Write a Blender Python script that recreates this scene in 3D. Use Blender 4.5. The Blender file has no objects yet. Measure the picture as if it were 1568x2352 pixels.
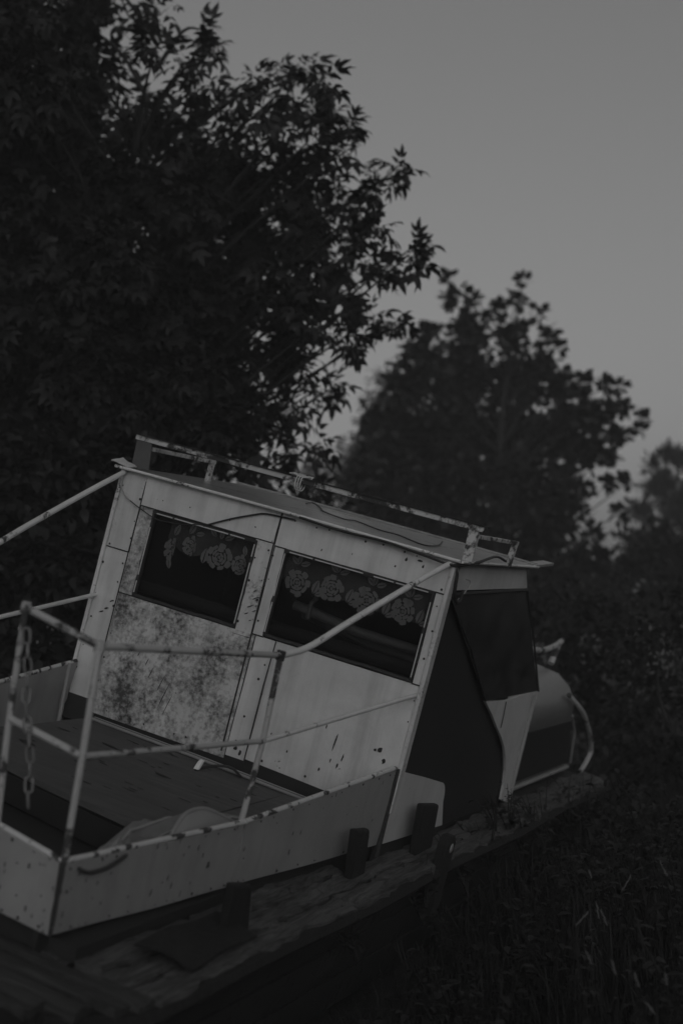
import bpy, math, random
import numpy as np
from mathutils import Matrix, Vector
random.seed(7)
rng = np.random.default_rng(7)
scene = bpy.context.scene
C = scene.collection

# ------------------------------------------------------------------ camera
EYE = np.array([0.0, 0.0, 1.5])
FPX, CX, CY = 3593.0, 784.0, 1176.0            # the lens, in units of a 1568 x 2352 picture
RWC = np.array([[0.99926292, -0.03838781, 0.0],
                [0.00305659, 0.07956524, 0.99682497],
                [-0.03826593, -0.99609023, 0.07962393]])   # camera (right, down, forward) -> world
cam = bpy.data.cameras.new('camera')
cam_o = bpy.data.objects.new('camera', cam)
C.objects.link(cam_o)
cm = Matrix.Identity(4)
for r in range(3):
    cm[r][0] = RWC[r, 0]; cm[r][1] = -RWC[r, 1]; cm[r][2] = -RWC[r, 2]; cm[r][3] = EYE[r]
cam_o.matrix_world = cm
cam.sensor_fit = 'VERTICAL'
cam.sensor_height = 36.0
cam.lens = 55.0
cam.clip_end = 3000
cam.dof.use_dof = True
cam.dof.focus_distance = 6.75
cam.dof.aperture_fstop = 1.75
scene.camera = cam_o

# ------------------------------------------------------------------ dusk sky, weak soft sun behind the camera, exposure
SUN_EL, SUN_AZ = math.radians(4), math.radians(172)   # azimuth from +Y, clockwise
world = bpy.data.worlds.new('World')
scene.world = world
world.use_nodes = True
wn, wl = world.node_tree.nodes, world.node_tree.links
wn.clear()
sky = wn.new('ShaderNodeTexSky')
sky.sky_type = 'NISHITA'
sky.sun_disc = False
sky.sun_elevation = SUN_EL
sky.sun_rotation = SUN_AZ
sky.dust_density = 2.2
sky.air_density = 1.0
sky.ozone_density = 1.0
bw = wn.new('ShaderNodeRGBToBW')
bg = wn.new('ShaderNodeBackground')
bg.inputs[1].default_value = 0.102
wo = wn.new('ShaderNodeOutputWorld')
wl.new(sky.outputs[0], bw.inputs[0]); wl.new(bw.outputs[0], bg.inputs[0]); wl.new(bg.outputs[0], wo.inputs[0])
sun = bpy.data.lights.new('sun', 'SUN')
sun.energy = 0.17
sun.angle = math.radians(35)
sun_o = bpy.data.objects.new('sun', sun)
C.objects.link(sun_o)
sd = Vector((math.sin(SUN_AZ) * math.cos(SUN_EL + .25), math.cos(SUN_AZ) * math.cos(SUN_EL + .25), math.sin(SUN_EL + .25)))
sun_o.rotation_euler = sd.to_track_quat('Z', 'Y').to_euler()
scene.view_settings.view_transform = 'Standard'
scene.view_settings.look = 'None'
scene.view_settings.exposure = 0.25
scene.view_settings.gamma = 1.0
scene.view_settings.use_curve_mapping = False
scene.cycles.max_bounces = 4
scene.cycles.diffuse_bounces = 2
scene.cycles.glossy_bounces = 2
scene.cycles.transparent_max_bounces = 16
scene.cycles.adaptive_threshold = 0.02

def at(px, py, d):
    """world point seen at a picture position, d metres ahead"""
    return EYE + d * (RWC @ np.array([(px - CX) / FPX, (py - CY) / FPX, 1.0]))

# ------------------------------------------------------------------ the boat's own frame: origin at the foot of the wheelhouse
# front, x to its right, y aft, z up; the boat lies heeled 18 degrees to its right
RWB = [[0.88856224, 0.35638580, 0.28887073], [-0.33916157, 0.93433862, -0.10945674], [-0.30891191, -0.00071472, 0.95109039]]
TWB = [-0.56912912, 6.87675564, 1.01020753]
MB_ = Matrix.Identity(4)
for r in range(3):
    for c in range(3): MB_[r][c] = RWB[r][c]
    MB_[r][3] = TWB[r]
RWBn, TWBn = np.array(RWB), np.array(TWB)
def b2w(p): return RWBn @ np.array(p, float) + TWBn

# ------------------------------------------------------------------ materials
def g(v): return (v, v, v, 1)
class NT:
    def __init__(s, name):
        s.m = bpy.data.materials.new(name); s.m.use_nodes = True
        s.t = s.m.node_tree; s.n = s.t.nodes; s.l = s.t.links
        s.b = s.n['Principled BSDF']; s.o = s.n['Material Output']
        s.tc = s.n.new('ShaderNodeTexCoord')
    def noise(s, scale, detail=4, rough=.55, stretch=None, dist=0.0, src='Object'):
        n = s.n.new('ShaderNodeTexNoise')
        n.inputs['Scale'].default_value = scale; n.inputs['Detail'].default_value = detail
        n.inputs['Roughness'].default_value = rough; n.inputs['Distortion'].default_value = dist
        if stretch:
            mp = s.n.new('ShaderNodeMapping'); mp.inputs['Scale'].default_value = stretch
            s.l.new(s.tc.outputs[src], mp.inputs[0]); s.l.new(mp.outputs[0], n.inputs['Vector'])
        else: s.l.new(s.tc.outputs[src], n.inputs['Vector'])
        return n.outputs['Fac']
    def ramp(s, x, *stops):
        r = s.n.new('ShaderNodeValToRGB'); e = r.color_ramp.elements
        while len(e) < len(stops): e.new(.5)
        for k, (p, v) in enumerate(stops): e[k].position = p; e[k].color = g(v)
        s.l.new(x, r.inputs[0]); return r.outputs[0]
    def math(s, op, a, b):
        n = s.n.new('ShaderNodeMath'); n.operation = op
        for k, x in enumerate((a, b)):
            if isinstance(x, (int, float)): n.inputs[k].default_value = x
            else: s.l.new(x, n.inputs[k])
        return n.outputs[0]
    def mix(s, f, a, b):
        n = s.n.new('ShaderNodeMix'); n.data_type = 'FLOAT'
        for k, x in ((0, f), (2, a), (3, b)):
            if isinstance(x, (int, float)): n.inputs[k].default_value = x
            else: s.l.new(x, n.inputs[k])
        return n.outputs[0]
    def col(s, x): s.l.new(x, s.b.inputs['Base Color'])
    def rough(s, x):
        if isinstance(x, (int, float)): s.b.inputs['Roughness'].default_value = x
        else: s.l.new(x, s.b.inputs['Roughness'])
    def bump(s, x, strength=.3, dist=.002):
        b = s.n.new('ShaderNodeBump'); b.inputs['Strength'].default_value = strength; b.inputs['Distance'].default_value = dist
        s.l.new(x, b.inputs['Height']); s.l.new(b.outputs[0], s.b.inputs['Normal'])

def paint(name, base, rust=.06, lo=.60, hi=.68, patch=3.0, fine=55.0, weight=.5, var=.10, rough=.5, streak=0.0, off=(0, 0, 0)):
    """old sheet-metal paint: mottled rust where a coarse and a fine noise meet, fine dirt, run-down streaks"""
    t = NT(name)
    big = t.noise(patch, 3, .5); fin = t.noise(fine, 8, .7)
    a = t.math('ADD', t.math('MULTIPLY', big, weight), t.math('MULTIPLY', fin, 1 - weight))
    mask = t.ramp(a, (lo, 0), (hi, 1))
    dirt = t.noise(9, 6, .65)
    b = t.mix(dirt, base * (1 - var), base * (1 + var))
    grain = t.noise(260, 2, .5)
    b = t.math('MULTIPLY', b, t.mix(grain, .93, 1.07))
    b = t.math('MULTIPLY', b, t.mix(t.ramp(t.noise(2.3, 5, .6, dist=.8), (.3, 0), (.7, 1)), .82, 1.06))
    if streak:
        st = t.noise(14, 4, .6, stretch=(1, 1, .07))
        b = t.math('MULTIPLY', b, t.mix(t.ramp(st, (.45, 0), (.72, 1)), 1, 1 - streak))
    spots = t.ramp(t.noise(38, 3, .6), (.735, 0), (.77, .85))
    m = t.math('MAXIMUM', mask, spots)
    t.col(t.mix(m, b, rust)); t.rough(t.mix(m, rough, .9))
    t.bump(t.math('SUBTRACT', t.math('MULTIPLY', t.noise(5, 2, .5), 3), m), .25, .0025)
    return t.m

def wood(name, dark, light, axis=1, rough=.85, grain=26):
    t = NT(name)
    st = [1, 1, 1]; st[axis] = .09
    a = t.noise(grain, 8, .7, stretch=tuple(st), dist=1.2)
    c = t.ramp(a, (.36, dark), (.5, (dark + light) / 2), (.66, light))
    blot = t.noise(3, 4, .6)
    t.col(t.math('MULTIPLY', c, t.mix(blot, .55, 1.35))); t.rough(rough)
    t.bump(a, .9, .012)
    return t.m

def plain(name, v, rough=.7, var=.25, scale=20, bump=.2, metal=0):
    t = NT(name)
    a = t.noise(scale, 5, .6)
    t.col(t.mix(a, v * (1 - var), v * (1 + var))); t.rough(rough); t.b.inputs['Metallic'].default_value = metal
    t.bump(a, bump, .003)
    return t.m

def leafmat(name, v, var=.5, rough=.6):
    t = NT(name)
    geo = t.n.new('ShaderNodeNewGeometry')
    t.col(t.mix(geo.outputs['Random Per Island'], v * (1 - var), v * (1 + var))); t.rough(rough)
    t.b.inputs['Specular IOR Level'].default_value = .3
    return t.m

def glass(name, tint=.75, fres=1.45, rough=.06, dirt=.06):
    """window pane: mostly clear, a weak reflection, a pale film for dirt and reflections"""
    t = NT(name)
    t.n.remove(t.b)
    tr = t.n.new('ShaderNodeBsdfTransparent'); tr.inputs[0].default_value = g(tint)
    gl = t.n.new('ShaderNodeBsdfGlossy'); gl.inputs['Roughness'].default_value = rough; gl.inputs['Color'].default_value = g(.9)
    fr = t.n.new('ShaderNodeFresnel'); fr.inputs[0].default_value = fres
    df = t.n.new('ShaderNodeBsdfDiffuse'); df.inputs[0].default_value = g(.35)
    m1 = t.n.new('ShaderNodeMixShader'); m2 = t.n.new('ShaderNodeMixShader')
    t.l.new(fr.outputs[0], m1.inputs[0]); t.l.new(tr.outputs[0], m1.inputs[1]); t.l.new(gl.outputs[0], m1.inputs[2])
    d = t.ramp(t.noise(6, 5, .6), (.35, dirt * .3), (.8, dirt))
    t.l.new(d, m2.inputs[0]); t.l.new(m1.outputs[0], m2.inputs[1]); t.l.new(df.outputs[0], m2.inputs[2])
    t.l.new(m2.outputs[0], t.o.inputs[0])
    return t.m

M = {}
M['white'] = paint('white_paint', .74, lo=.64, hi=.70, patch=6, fine=60, streak=.24, var=.2)
M['white_worn'] = paint('white_paint_worn', .70, lo=.535, hi=.66, patch=5, fine=60, streak=.28, var=.2)
M['rusty'] = paint('rusted_paint', .70, rust=.075, lo=.435, hi=.60, patch=5.0, fine=44, weight=.48, streak=.22)
M['bulwark'] = paint('bulwark_paint', .345, rust=.05, lo=.66, hi=.70, patch=7, fine=45, streak=.12)
M['screen'] = paint('screen_paint', .66, rust=.1, lo=.68, hi=.72, streak=.10)
M['tube'] = paint('rail_paint', .50, rust=.06, lo=.525, hi=.58, patch=9, fine=40, weight=.6)
M['tube_pale'] = paint('rail_paint_pale', .78, rust=.07, lo=.585, hi=.63, patch=8, fine=45, weight=.6)
M['cap'] = paint('cap_paint', .66, rust=.05, lo=.53, hi=.57, patch=16, fine=50, weight=.7)
M['roof'] = paint('roof_paint', .36, rust=.1, lo=.58, hi=.70, patch=4, fine=40, streak=.3, var=.35, rough=.28)
M['rack'] = paint('rack_paint', .58, rust=.05, lo=.49, hi=.56, patch=7, fine=35, weight=.5)
M['plate'] = plain('grey_plate', .10)
M['dark'] = plain('dark_board', .022, .8)
M['black'] = plain('black_rubber', .024, .6)
M['rust_soft'] = plain('rust_stain', .11, .9, .4, 60)
M['rust'] = plain('rust', .035, .9, .4, 60)
M['ply'] = wood('weathered_plywood', .088, .128, axis=0, grain=9)
M['plank'] = wood('grey_weathered_plank', .03, .16, axis=1, grain=48)
M['plank_x'] = wood('grey_weathered_plank_across', .022, .08, axis=0, grain=44)
M['block'] = wood('tarred_timber', .008, .02, axis=2)
M['hull'] = paint('hull_paint', .032, rust=.03, lo=.55, hi=.66, patch=5, fine=30)
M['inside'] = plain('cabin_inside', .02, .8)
M['ledge_and_reflection'] = plain('reflection_and_lever_grey', .16, .35, .15)  # pale grey of the bars that imitate window reflections, also on the lever
M['gasket'] = plain('window_gasket', .03, .7)
M['pane'] = glass('window_glass', .8, fres=1.18, dirt=.012)
M['side_pane'] = glass('side_window_glass', .22, dirt=.17, rough=.12)  # heavier pale film stands in for reflections in the side glass
M['chain'] = plain('galvanised_chain', .22, .5, .35, 60, metal=.4)
M['cloth'] = plain('old_canvas', .20, .95, .25, 14, .4)
M['cloth_pale'] = plain('pale_canvas', .30, .95, .15, 14, .4)
M['lace'] = plain('lace_thread', .31, .9, .2, 160, .5)
M['tag'] = plain('white_plastic', .75, .4, .05)
M['cable'] = plain('black_cable', .03, .5)
M['cable_pale'] = plain('pale_cable', .35, .5)
M['bark'] = plain('bark', .028, .9, .4, 30, .8)
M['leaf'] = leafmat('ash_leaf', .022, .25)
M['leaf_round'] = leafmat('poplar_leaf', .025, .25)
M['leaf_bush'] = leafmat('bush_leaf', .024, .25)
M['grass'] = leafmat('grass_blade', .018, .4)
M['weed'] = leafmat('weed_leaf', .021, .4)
M['straw'] = plain('dry_straw', .13, .8)
def net():
    t = NT('curtain_net'); t.n.remove(t.b)
    tr = t.n.new('ShaderNodeBsdfTransparent'); df = t.n.new('ShaderNodeBsdfDiffuse'); df.inputs[0].default_value = g(.4)
    mx = t.n.new('ShaderNodeMixShader')
    f = t.ramp(t.noise(10, 3, .6, stretch=(1, 1, .3)), (.3, .10), (.75, .34))
    t.l.new(f, mx.inputs[0]); t.l.new(tr.outputs[0], mx.inputs[1]); t.l.new(df.outputs[0], mx.inputs[2]); t.l.new(mx.outputs[0], t.o.inputs[0])
    return t.m
M['net'] = net()
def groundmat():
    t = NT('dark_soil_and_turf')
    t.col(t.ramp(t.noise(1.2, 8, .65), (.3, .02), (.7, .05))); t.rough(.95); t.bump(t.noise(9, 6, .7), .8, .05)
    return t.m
M['hood'] = plain('dull_metal_hood', .34, .42, .2, 25, .2, metal=.75)
M['ground'] = groundmat()

# ------------------------------------------------------------------ mesh helpers
class MB:
    def __init__(s): s.v = []; s.f = []
    def quadgrid(s, pts):
        """pts[i][j] -> points of a grid"""
        n = len(s.v); nu, nv = len(pts), len(pts[0])
        for r in pts: s.v += [tuple(map(float, p)) for p in r]
        for i in range(nu - 1):
            for j in range(nv - 1):
                a = n + i * nv + j
                s.f.append((a, a + nv, a + nv + 1, a + 1))
        return s
    def box(s, lo, hi):
        (a, b, c), (d, e, f) = lo, hi; n = len(s.v)
        s.v += [(a, b, c), (d, b, c), (d, e, c), (a, e, c), (a, b, f), (d, b, f), (d, e, f), (a, e, f)]
        s.f += [tuple(n + k for k in q) for q in ((0, 3, 2, 1), (4, 5, 6, 7), (0, 1, 5, 4), (1, 2, 6, 5), (2, 3, 7, 6), (3, 0, 4, 7))]
        return s
    def prism(s, poly, off):
        """polygon extruded by vector off"""
        n = len(s.v); k = len(poly); o = np.array(off, float)
        s.v += [tuple(map(float, p)) for p in poly] + [tuple(np.array(p, float) + o) for p in poly]
        s.f.append(tuple(range(n, n + k))); s.f.append(tuple(range(n + 2 * k - 1, n + k - 1, -1)))
        for i in range(k):
            j = (i + 1) % k
            s.f.append((n + j, n + i, n + k + i, n + k + j))
        return s
    def sheet(s, p00, p10, p11, p01, t, nu=10, nv=4, wave=.0, seed=0, sag=0):
        """thin metal sheet between four corners, a little buckled, thickness t behind it"""
        r = random.Random(seed)
        P = [np.array(p, float) for p in (p00, p10, p11, p01)]
        nrm = np.cross(P[1] - P[0], P[3] - P[0]); nrm /= np.linalg.norm(nrm)
        ph = [(r.uniform(1, 4), r.uniform(1, 4), r.uniform(0, 6), r.uniform(.3, 1)) for _ in range(4)]
        def pt(u, v, o):
            p = (1 - u) * (1 - v) * P[0] + u * (1 - v) * P[1] + u * v * P[2] + (1 - u) * v * P[3]
            w = sum(a * math.sin(x * 3 * u + y * 3 * v + z) for x, y, z, a in ph) * wave
            return p + nrm * (w - o)
        U = [i / nu for i in range(nu + 1)]; V = [j / nv for j in range(nv + 1)]
        s.quadgrid([[pt(u, v, 0) for v in V] for u in U])
        s.quadgrid([[pt(u, v, t) for u in U] for v in V])
        for line in ([(u, 0) for u in U], [(1, v) for v in V], [(u, 1) for u in U[::-1]], [(0, v) for v in V[::-1]]):
            s.quadgrid([[pt(u, v, t), pt(u, v, 0)] for u, v in line])
        return s
    def tube(s, path, r, seg=10, cap=True):
        path = [np.array(p, float) for p in path]
        rad = r if isinstance(r, (list, tuple)) else [r] * len(path)
        n0 = len(s.v); up = None
        for i, p in enumerate(path):
            d = path[min(i + 1, len(path) - 1)] - path[max(i - 1, 0)]
            d = d / (np.linalg.norm(d) + 1e-9)
            if up is None:
                up = np.array([0, 0, 1.0]) if abs(d[2]) < .9 else np.array([1.0, 0, 0])
            x = np.cross(d, up); x /= np.linalg.norm(x) + 1e-9
            up = np.cross(x, d)
            for k in range(seg):
                a = 2 * math.pi * k / seg
                s.v.append(tuple(p + rad[i] * (math.cos(a) * x + math.sin(a) * up)))
        for i in range(len(path) - 1):
            for k in range(seg):
                a = n0 + i * seg + k; b = n0 + i * seg + (k + 1) % seg
                s.f.append((a, b, b + seg, a + seg))
        if cap:
            s.f.append(tuple(range(n0 + seg - 1, n0 - 1, -1)))
            e = n0 + (len(path) - 1) * seg
            s.f.append(tuple(range(e, e + seg)))
        return s
    def dome(s, c, nrm, r, h, seg=8):
        nrm = np.array(nrm, float); nrm /= np.linalg.norm(nrm)
        a = np.cross(nrm, [0, 0, 1.0] if abs(nrm[2]) < .9 else [1.0, 0, 0]); a /= np.linalg.norm(a); b = np.cross(nrm, a)
        n = len(s.v); c = np.array(c, float)
        for rr, hh in ((r, 0), (r * .75, h * .7)):
            for k in range(seg):
                t = 2 * math.pi * k / seg
                s.v.append(tuple(c + rr * (math.cos(t) * a + math.sin(t) * b) + hh * nrm))
        s.v.append(tuple(c + h * nrm))
        for k in range(seg):
            j = (k + 1) % seg
            s.f.append((n + k, n + j, n + seg + j, n + seg + k)); s.f.append((n + seg + k, n + seg + j, n + 2 * seg))
        return s
    def build(s, name, mat, parent=None, smooth=False, bevel=0, kind=None, matrix=None, recalc=True):
        me = bpy.data.meshes.new(name)
        me.from_pydata(s.v, [], s.f)
        if recalc:
            import bmesh
            bm = bmesh.new(); bm.from_mesh(me)
            bmesh.ops.remove_doubles(bm, verts=bm.verts, dist=1e-5)
            bmesh.ops.recalc_face_normals(bm, faces=bm.faces); bm.to_mesh(me); bm.free()
        me.materials.append(M[mat] if isinstance(mat, str) else mat)
        o = bpy.data.objects.new(name, me); C.objects.link(o)
        if smooth:
            me.polygons.foreach_set('use_smooth', [True] * len(me.polygons))
            me.set_sharp_from_angle(angle=math.radians(40))
        if bevel:
            b = o.modifiers.new('bevel', 'BEVEL'); b.width = bevel; b.segments = 2; b.limit_method = 'ANGLE'
        if parent is not None: o.parent = parent
        if matrix is not None: o.matrix_world = matrix
        if kind: o['kind'] = kind
        return o

def tag(o, label, cat, group=None, kind=None):
    o['label'] = label
    if cat: o['category'] = cat
    if group: o['group'] = group
    if kind: o['kind'] = kind
    return o
def empty(name, matrix):
    e = bpy.data.objects.new(name, None); C.objects.link(e); e.matrix_world = matrix; e.empty_display_size = .2
    return e
def spline(pts, n=6):
    """Catmull-Rom through pts"""
    P = [np.array(p, float) for p in pts]; P = [2 * P[0] - P[1]] + P + [2 * P[-1] - P[-2]]
    out = []
    for i in range(1, len(P) - 2):
        for k in range(n):
            t = k / n
            out.append(.5 * (2 * P[i] + (P[i + 1] - P[i - 1]) * t + (2 * P[i - 1] - 5 * P[i] + 4 * P[i + 1] - P[i + 2]) * t * t + (3 * P[i] - P[i - 1] - 3 * P[i + 1] + P[i + 2]) * t ** 3))
    out.append(P[-2]); return out

# ================================================================== THE SETTING: ground
gr = MB()
xs = sorted(set([-400, -150, -70, 70, 150, 400] + [x * .5 for x in range(-60, 61)]))
ys = sorted(set([-200, -80, -30, 80, 150, 400, 600] + [y * .5 for y in range(-20, 121)]))
def gz(x, y):
    z = .06 * math.sin(x * .9 + 1) * math.cos(y * .7) + .04 * math.sin(x * 2.3 + y * 1.7)
    if abs(x) > 40 or y > 70 or y < -15: z = 0
    return z - .03
gr.quadgrid([[(x, y, gz(x, y)) for y in ys] for x in xs])
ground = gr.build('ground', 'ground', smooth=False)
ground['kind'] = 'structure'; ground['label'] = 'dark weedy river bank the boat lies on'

# ================================================================== THE BOAT
KEEL = -.95
boat = empty('boat', MB_ @ Matrix.Translation((0, 0, KEEL)))
tag(boat, 'derelict white wheelhouse boat lying heeled over on the weedy bank', 'boat')
def part(mb, name, mat, parent=None, **kw):
    top = parent is None
    o = mb.build(name, mat, parent or boat, **kw)
    if top: o.location = (0, 0, -KEEL)
    return o
XY = lambda poly, x: [(x, y, z) for y, z in poly]

# ---- hull: flat-bottomed, blunt bow, strakes on both sides
HY0, HY1 = -2.72, 4.0
def hx(y):  # half beam of the deck edge
    return 1.0 if y > -2.3 else 1.0 - .35 * ((-2.3 - y) / .45) ** 2
hull = MB()
sec = []
for y in (HY0 + .06, -2.5, -2.2, -1, 0, 1.5, 3, HY1 - .05):
    w = hx(y) - .05
    lift = .0 if y > -2 else (-2 - y) * .45
    sec.append([(-w, y, -.22), (-w + .05, y, -.55), (-w + .22, y, -.80 + lift), (0, y, KEEL + lift), (w - .22, y, -.80 + lift), (w - .05, y, -.55), (w, y, -.22)])
hull.quadgrid(sec)
for s_, fl in ((sec[0], 1), (sec[-1], 0)):
    n = len(hull.v); hull.v += s_; hull.f.append(tuple(range(n, n + 7)))
hull_o = part(hull, 'hull', 'hull')
for sgn in (1, -1):
    zt = -.235
    for k, h in enumerate((.15, .15, .16)):
        mb = MB()
        ysn = [HY0 + .10 + (HY1 - HY0 - .2) * i / 24 for i in range(25)]
        def q(y, z, o):
            f_ = min(max((-.22 - z) / .33, 0), 1.6)
            return (sgn * (hx(y) - .05 - .05 * f_ + o), y, z)
        jog = .006 * k
        mb.quadgrid([[q(y, zt + .004 * math.sin(y * 2 + k), .022), q(y, zt - h * .5, .026), q(y, zt - h, .020)] for y in ysn])
        mb.quadgrid([[q(y, zt + .004 * math.sin(y * 2 + k), -.01), q(y, zt + .004 * math.sin(y * 2 + k), .022)] for y in ysn])
        mb.quadgrid([[q(y, zt - h, .020), q(y, zt - h, -.01)] for y in ysn])
        mb.build('strake', 'hull', hull_o, smooth=True)
        zt -= h + .012
for sgn in (1, -1):
    mb = MB(); mb.tube([(sgn * (hx(y) + .005), y, -.235 + .008 * math.sin(3 * y)) for y in [HY0 + .1 + i * .25 for i in range(27)]], .026, 6)
    part(mb, 'rub_rail', 'block', smooth=True)

# ---- deck: planks laid along both side decks, planks laid across the bow
deck = MB(); 
for y0, y1 in ((HY0 + .12, -2.2), (-2.2, 0), (0, HY1 - .1)):
    a, b = hx(y0) - .02, hx(y1) - .02
    deck.prism([(-a, y0, -.262), (a, y0, -.262), (b, y1, -.262), (-b, y1, -.262)], (0, 0, .03))
deck_o = part(deck, 'deck', 'dark')
def plank(p0, p1, w, t, mat, parent, seed, across):
    """weathered board between p0 and p1: cupped, with a ragged worn edge"""
    r = random.Random(seed); p0, p1 = np.array(p0, float), np.array(p1, float)
    d = p1 - p0; L = np.linalg.norm(d); d /= L; c = np.array(across, float)
    n = max(int(L / .055), 4); rows = []
    ph = [r.uniform(0, 6) for _ in range(6)]
    for i in range(n + 1):
        u = i / n * L; row = []
        for j in range(6):
            v = (j / 5 - .5)
            e = .008 * math.sin(u * 9 + ph[0]) + .007 * math.sin(u * 23 + ph[1]) + r.uniform(-.008, .008) - (.02 if r.random() < .12 else 0) * (1 if v > 0 else -1)
            h = .005 * math.sin(u * 7 + v * 5 + ph[2]) + .003 * math.sin(u * 19 + v * 11 + ph[3]) + r.uniform(-.0025, .0025) - .02 * v * v
            row.append(p0 + d * u + c * (v * w + (e if abs(v) > .49 else 0)) + np.array([0, 0, h]))
        rows.append(row)
    mb = MB(); mb.quadgrid(rows)
    for j in (0, 5): mb.quadgrid([[row[j], row[j] - np.array([0, 0, t])] for row in rows])
    for i in (0, n): mb.quadgrid([[p, p - np.array([0, 0, t])] for p in rows[i]])
    return mb.build('plank', mat, parent, smooth=True)
sd_ = 0
for sgn in (1, -1):
    for k, (xc, w) in enumerate(((.955, .10), (.848, .10), (.742, .098), (.640, .09))):
        segs = ((-2.28, -.75), (-.74, 1.25), (1.26, 2.9), (2.91, 3.92)) if k < 2 else (((-2.28, -.35),) if k == 2 else ((-2.28, -1.0),))
        for y0, y1 in segs:
            sd_ += 1
            plank((sgn * xc, y0, -.196 + .006 * ((sd_ * 7) % 5 - 2) / 2), (sgn * xc, y1, -.196), w, .03, 'plank', deck_o, sd_, (1, 0, 0))
for k in range(4):
    y = -2.335 - k * .096
    w = hx(y) - .01
    plank((-w, y, -.194), (w, y, -.194), .088, .03, 'plank_x', deck_o, 80 + k, (0, 1, 0))

# ---- bulwarks round the foredeck: riveted sheets with a pale cap, dark strips below coloured as a shadow gap
Cb, Ct = (.80, 0, -.139), (.80, 0, .192)
Bb, Bt = (.708, -1.263, -.139), (.704, -1.263, .086)
Ab, At = (.629, -2.308, -.139), (.612, -2.308, .071)
Lb, Lt = (0, -2.318, -.105), (0, -2.318, .158)
mir = lambda p: (-p[0], p[1], p[2])
def lerp(a, b, t): return tuple(np.array(a) + (np.array(b) - np.array(a)) * t)
def rivets(mb, a, b, n, nrm, r=.0042, seed=0, jit=.003):
    rr = random.Random(seed)
    for i in range(n):
        if rr.random() < .22: continue
        p = np.array(lerp(a, b, (i + .5 + rr.uniform(-.28, .28)) / n)) + np.array([rr.uniform(-jit, jit) for _ in range(3)]) * np.array([1 - abs(x) for x in nrm])
        mb.dome(p, nrm, r * rr.uniform(.55, 1.35), .0022)
    return mb
bul = []
def bulwark(b0, b1, t1, t0, seed, nrm, label=None):
    mb = MB(); mb.sheet(b0, b1, t1, t0, .012, 14, 5, .0022, seed)
    o = part(mb, 'bulwark_panel', 'bulwark', smooth=True)
    if label: o['label'] = label
    n = np.array(nrm, float)
    path = [np.array(lerp(t0, t1, i / 12)) + np.array([0, 0, .003]) - n * .006 for i in range(13)]
    MB().tube(path, .0095, 8).build('cap_strip', 'cap', o, smooth=True)
    rv = MB(); e = n * .0035
    off = np.array([0, 0, -.014]); up = np.array([0, 0, .012])
    rivets(rv, np.array(t0) + off + e, np.array(t1) + off + e, 9, nrm, seed=seed)
    rivets(rv, np.array(b0) + up + e, np.array(b1) + up + e, 9, nrm, seed=seed + 1)
    rivets(rv, np.array(lerp(b0, b1, .03)) + e, np.array(lerp(t0, t1, .03)) + e, 4, nrm, seed=seed + 2)
    rv.build('rivet', 'rust', o, kind='stuff')
    bul.append(o); return o
n_ab = np.array([1.0, -.08, .07]); n_bc = np.array([1.0, -.073, .0]); n_bow = np.array([0, -1.0, 0])
n_ab /= np.linalg.norm(n_ab); n_bc /= np.linalg.norm(n_bc)
bulwark(lerp(Ab, Bb, .006), lerp(Ab, Bb, .995), lerp(At, Bt, .995), lerp(At, Bt, .006), 1, n_ab)
bulwark(lerp(Bb, Cb, .003), lerp(Bb, Cb, .985), lerp(Bt, Ct, .985), lerp(Bt, Ct, .003), 2, n_bc)
bulwark(lerp(Lb, Ab, .0), lerp(Lb, Ab, .99), lerp(Lt, At, .99), lerp(Lt, At, .0), 3, n_bow, 'grey bow panel beside the corner post')
bulwark(mir(lerp(Lb, Ab, .99)), mir(Lb), mir(Lt), mir(lerp(Lt, At, .99)), 4, n_bow)
m_ = lambda n: np.array([-n[0], n[1], n[2]])
bulwark(mir(lerp(Bb, Ab, .006)), mir(lerp(Bb, Ab, .995)), mir(lerp(Bt, At, .995)), mir(lerp(Bt, At, .006)), 5, m_(n_ab))
bulwark(mir(lerp(Cb, Bb, .015)), mir(lerp(Cb, Bb, .997)), mir(lerp(Ct, Bt, .997)), mir(lerp(Ct, Bt, .015)), 6, m_(n_bc))
for sgn in (1, -1):      # dark joints at the corners, dark strip coloured as the shadow gap under the sheets
    s = lambda p: (p[0] * sgn, p[1], p[2])
    part(MB().tube([np.array(s(lerp(Ab, At, t))) for t in (0, .3, .5, 1.02)], [.006, .008, .007, .010], 6), 'corner_joint', 'rust')
    part(MB().tube([np.array(s(lerp(Cb, Ct, t))) + np.array([.004 * sgn, -.012, 0]) for t in (-.15, .4, 1.0)], [.014, .011, .008], 6), 'corner_joint', 'rust')
    ins = lambda p, dx: (sgn * (p[0] - dx), p[1], p[2])
    shadow_gap = MB()
    for a, b in ((Ab, Bb), (Bb, Cb), (Cb, (.80, 2.2, -.16))):
        p = [ins(a, .035), ins(b, .035)]
        shadow_gap.sheet((p[0][0], p[0][1], -.225), (p[1][0], p[1][1], -.225), (p[1][0], p[1][1], -.12), (p[0][0], p[0][1], -.12), .02, 4, 1)
    part(shadow_gap, 'shadow_gap', 'dark')
part(MB().box((-.6, -2.27, -.225), (.6, -2.25, -.11)), 'shadow_gap', 'dark')  # same dark shadow-gap colouring across the bow
# inner liner trim on the far bulwark
lin = MB()
lin.tube([(-.775, -.10, .19), (-.755, -.10, -.10)], .011, 6)
lin.tube([(-.755, -.10, -.11), (-.70, -1.2, -.11)], .010, 6)
part(lin, 'liner_trim', 'bulwark')
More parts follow.
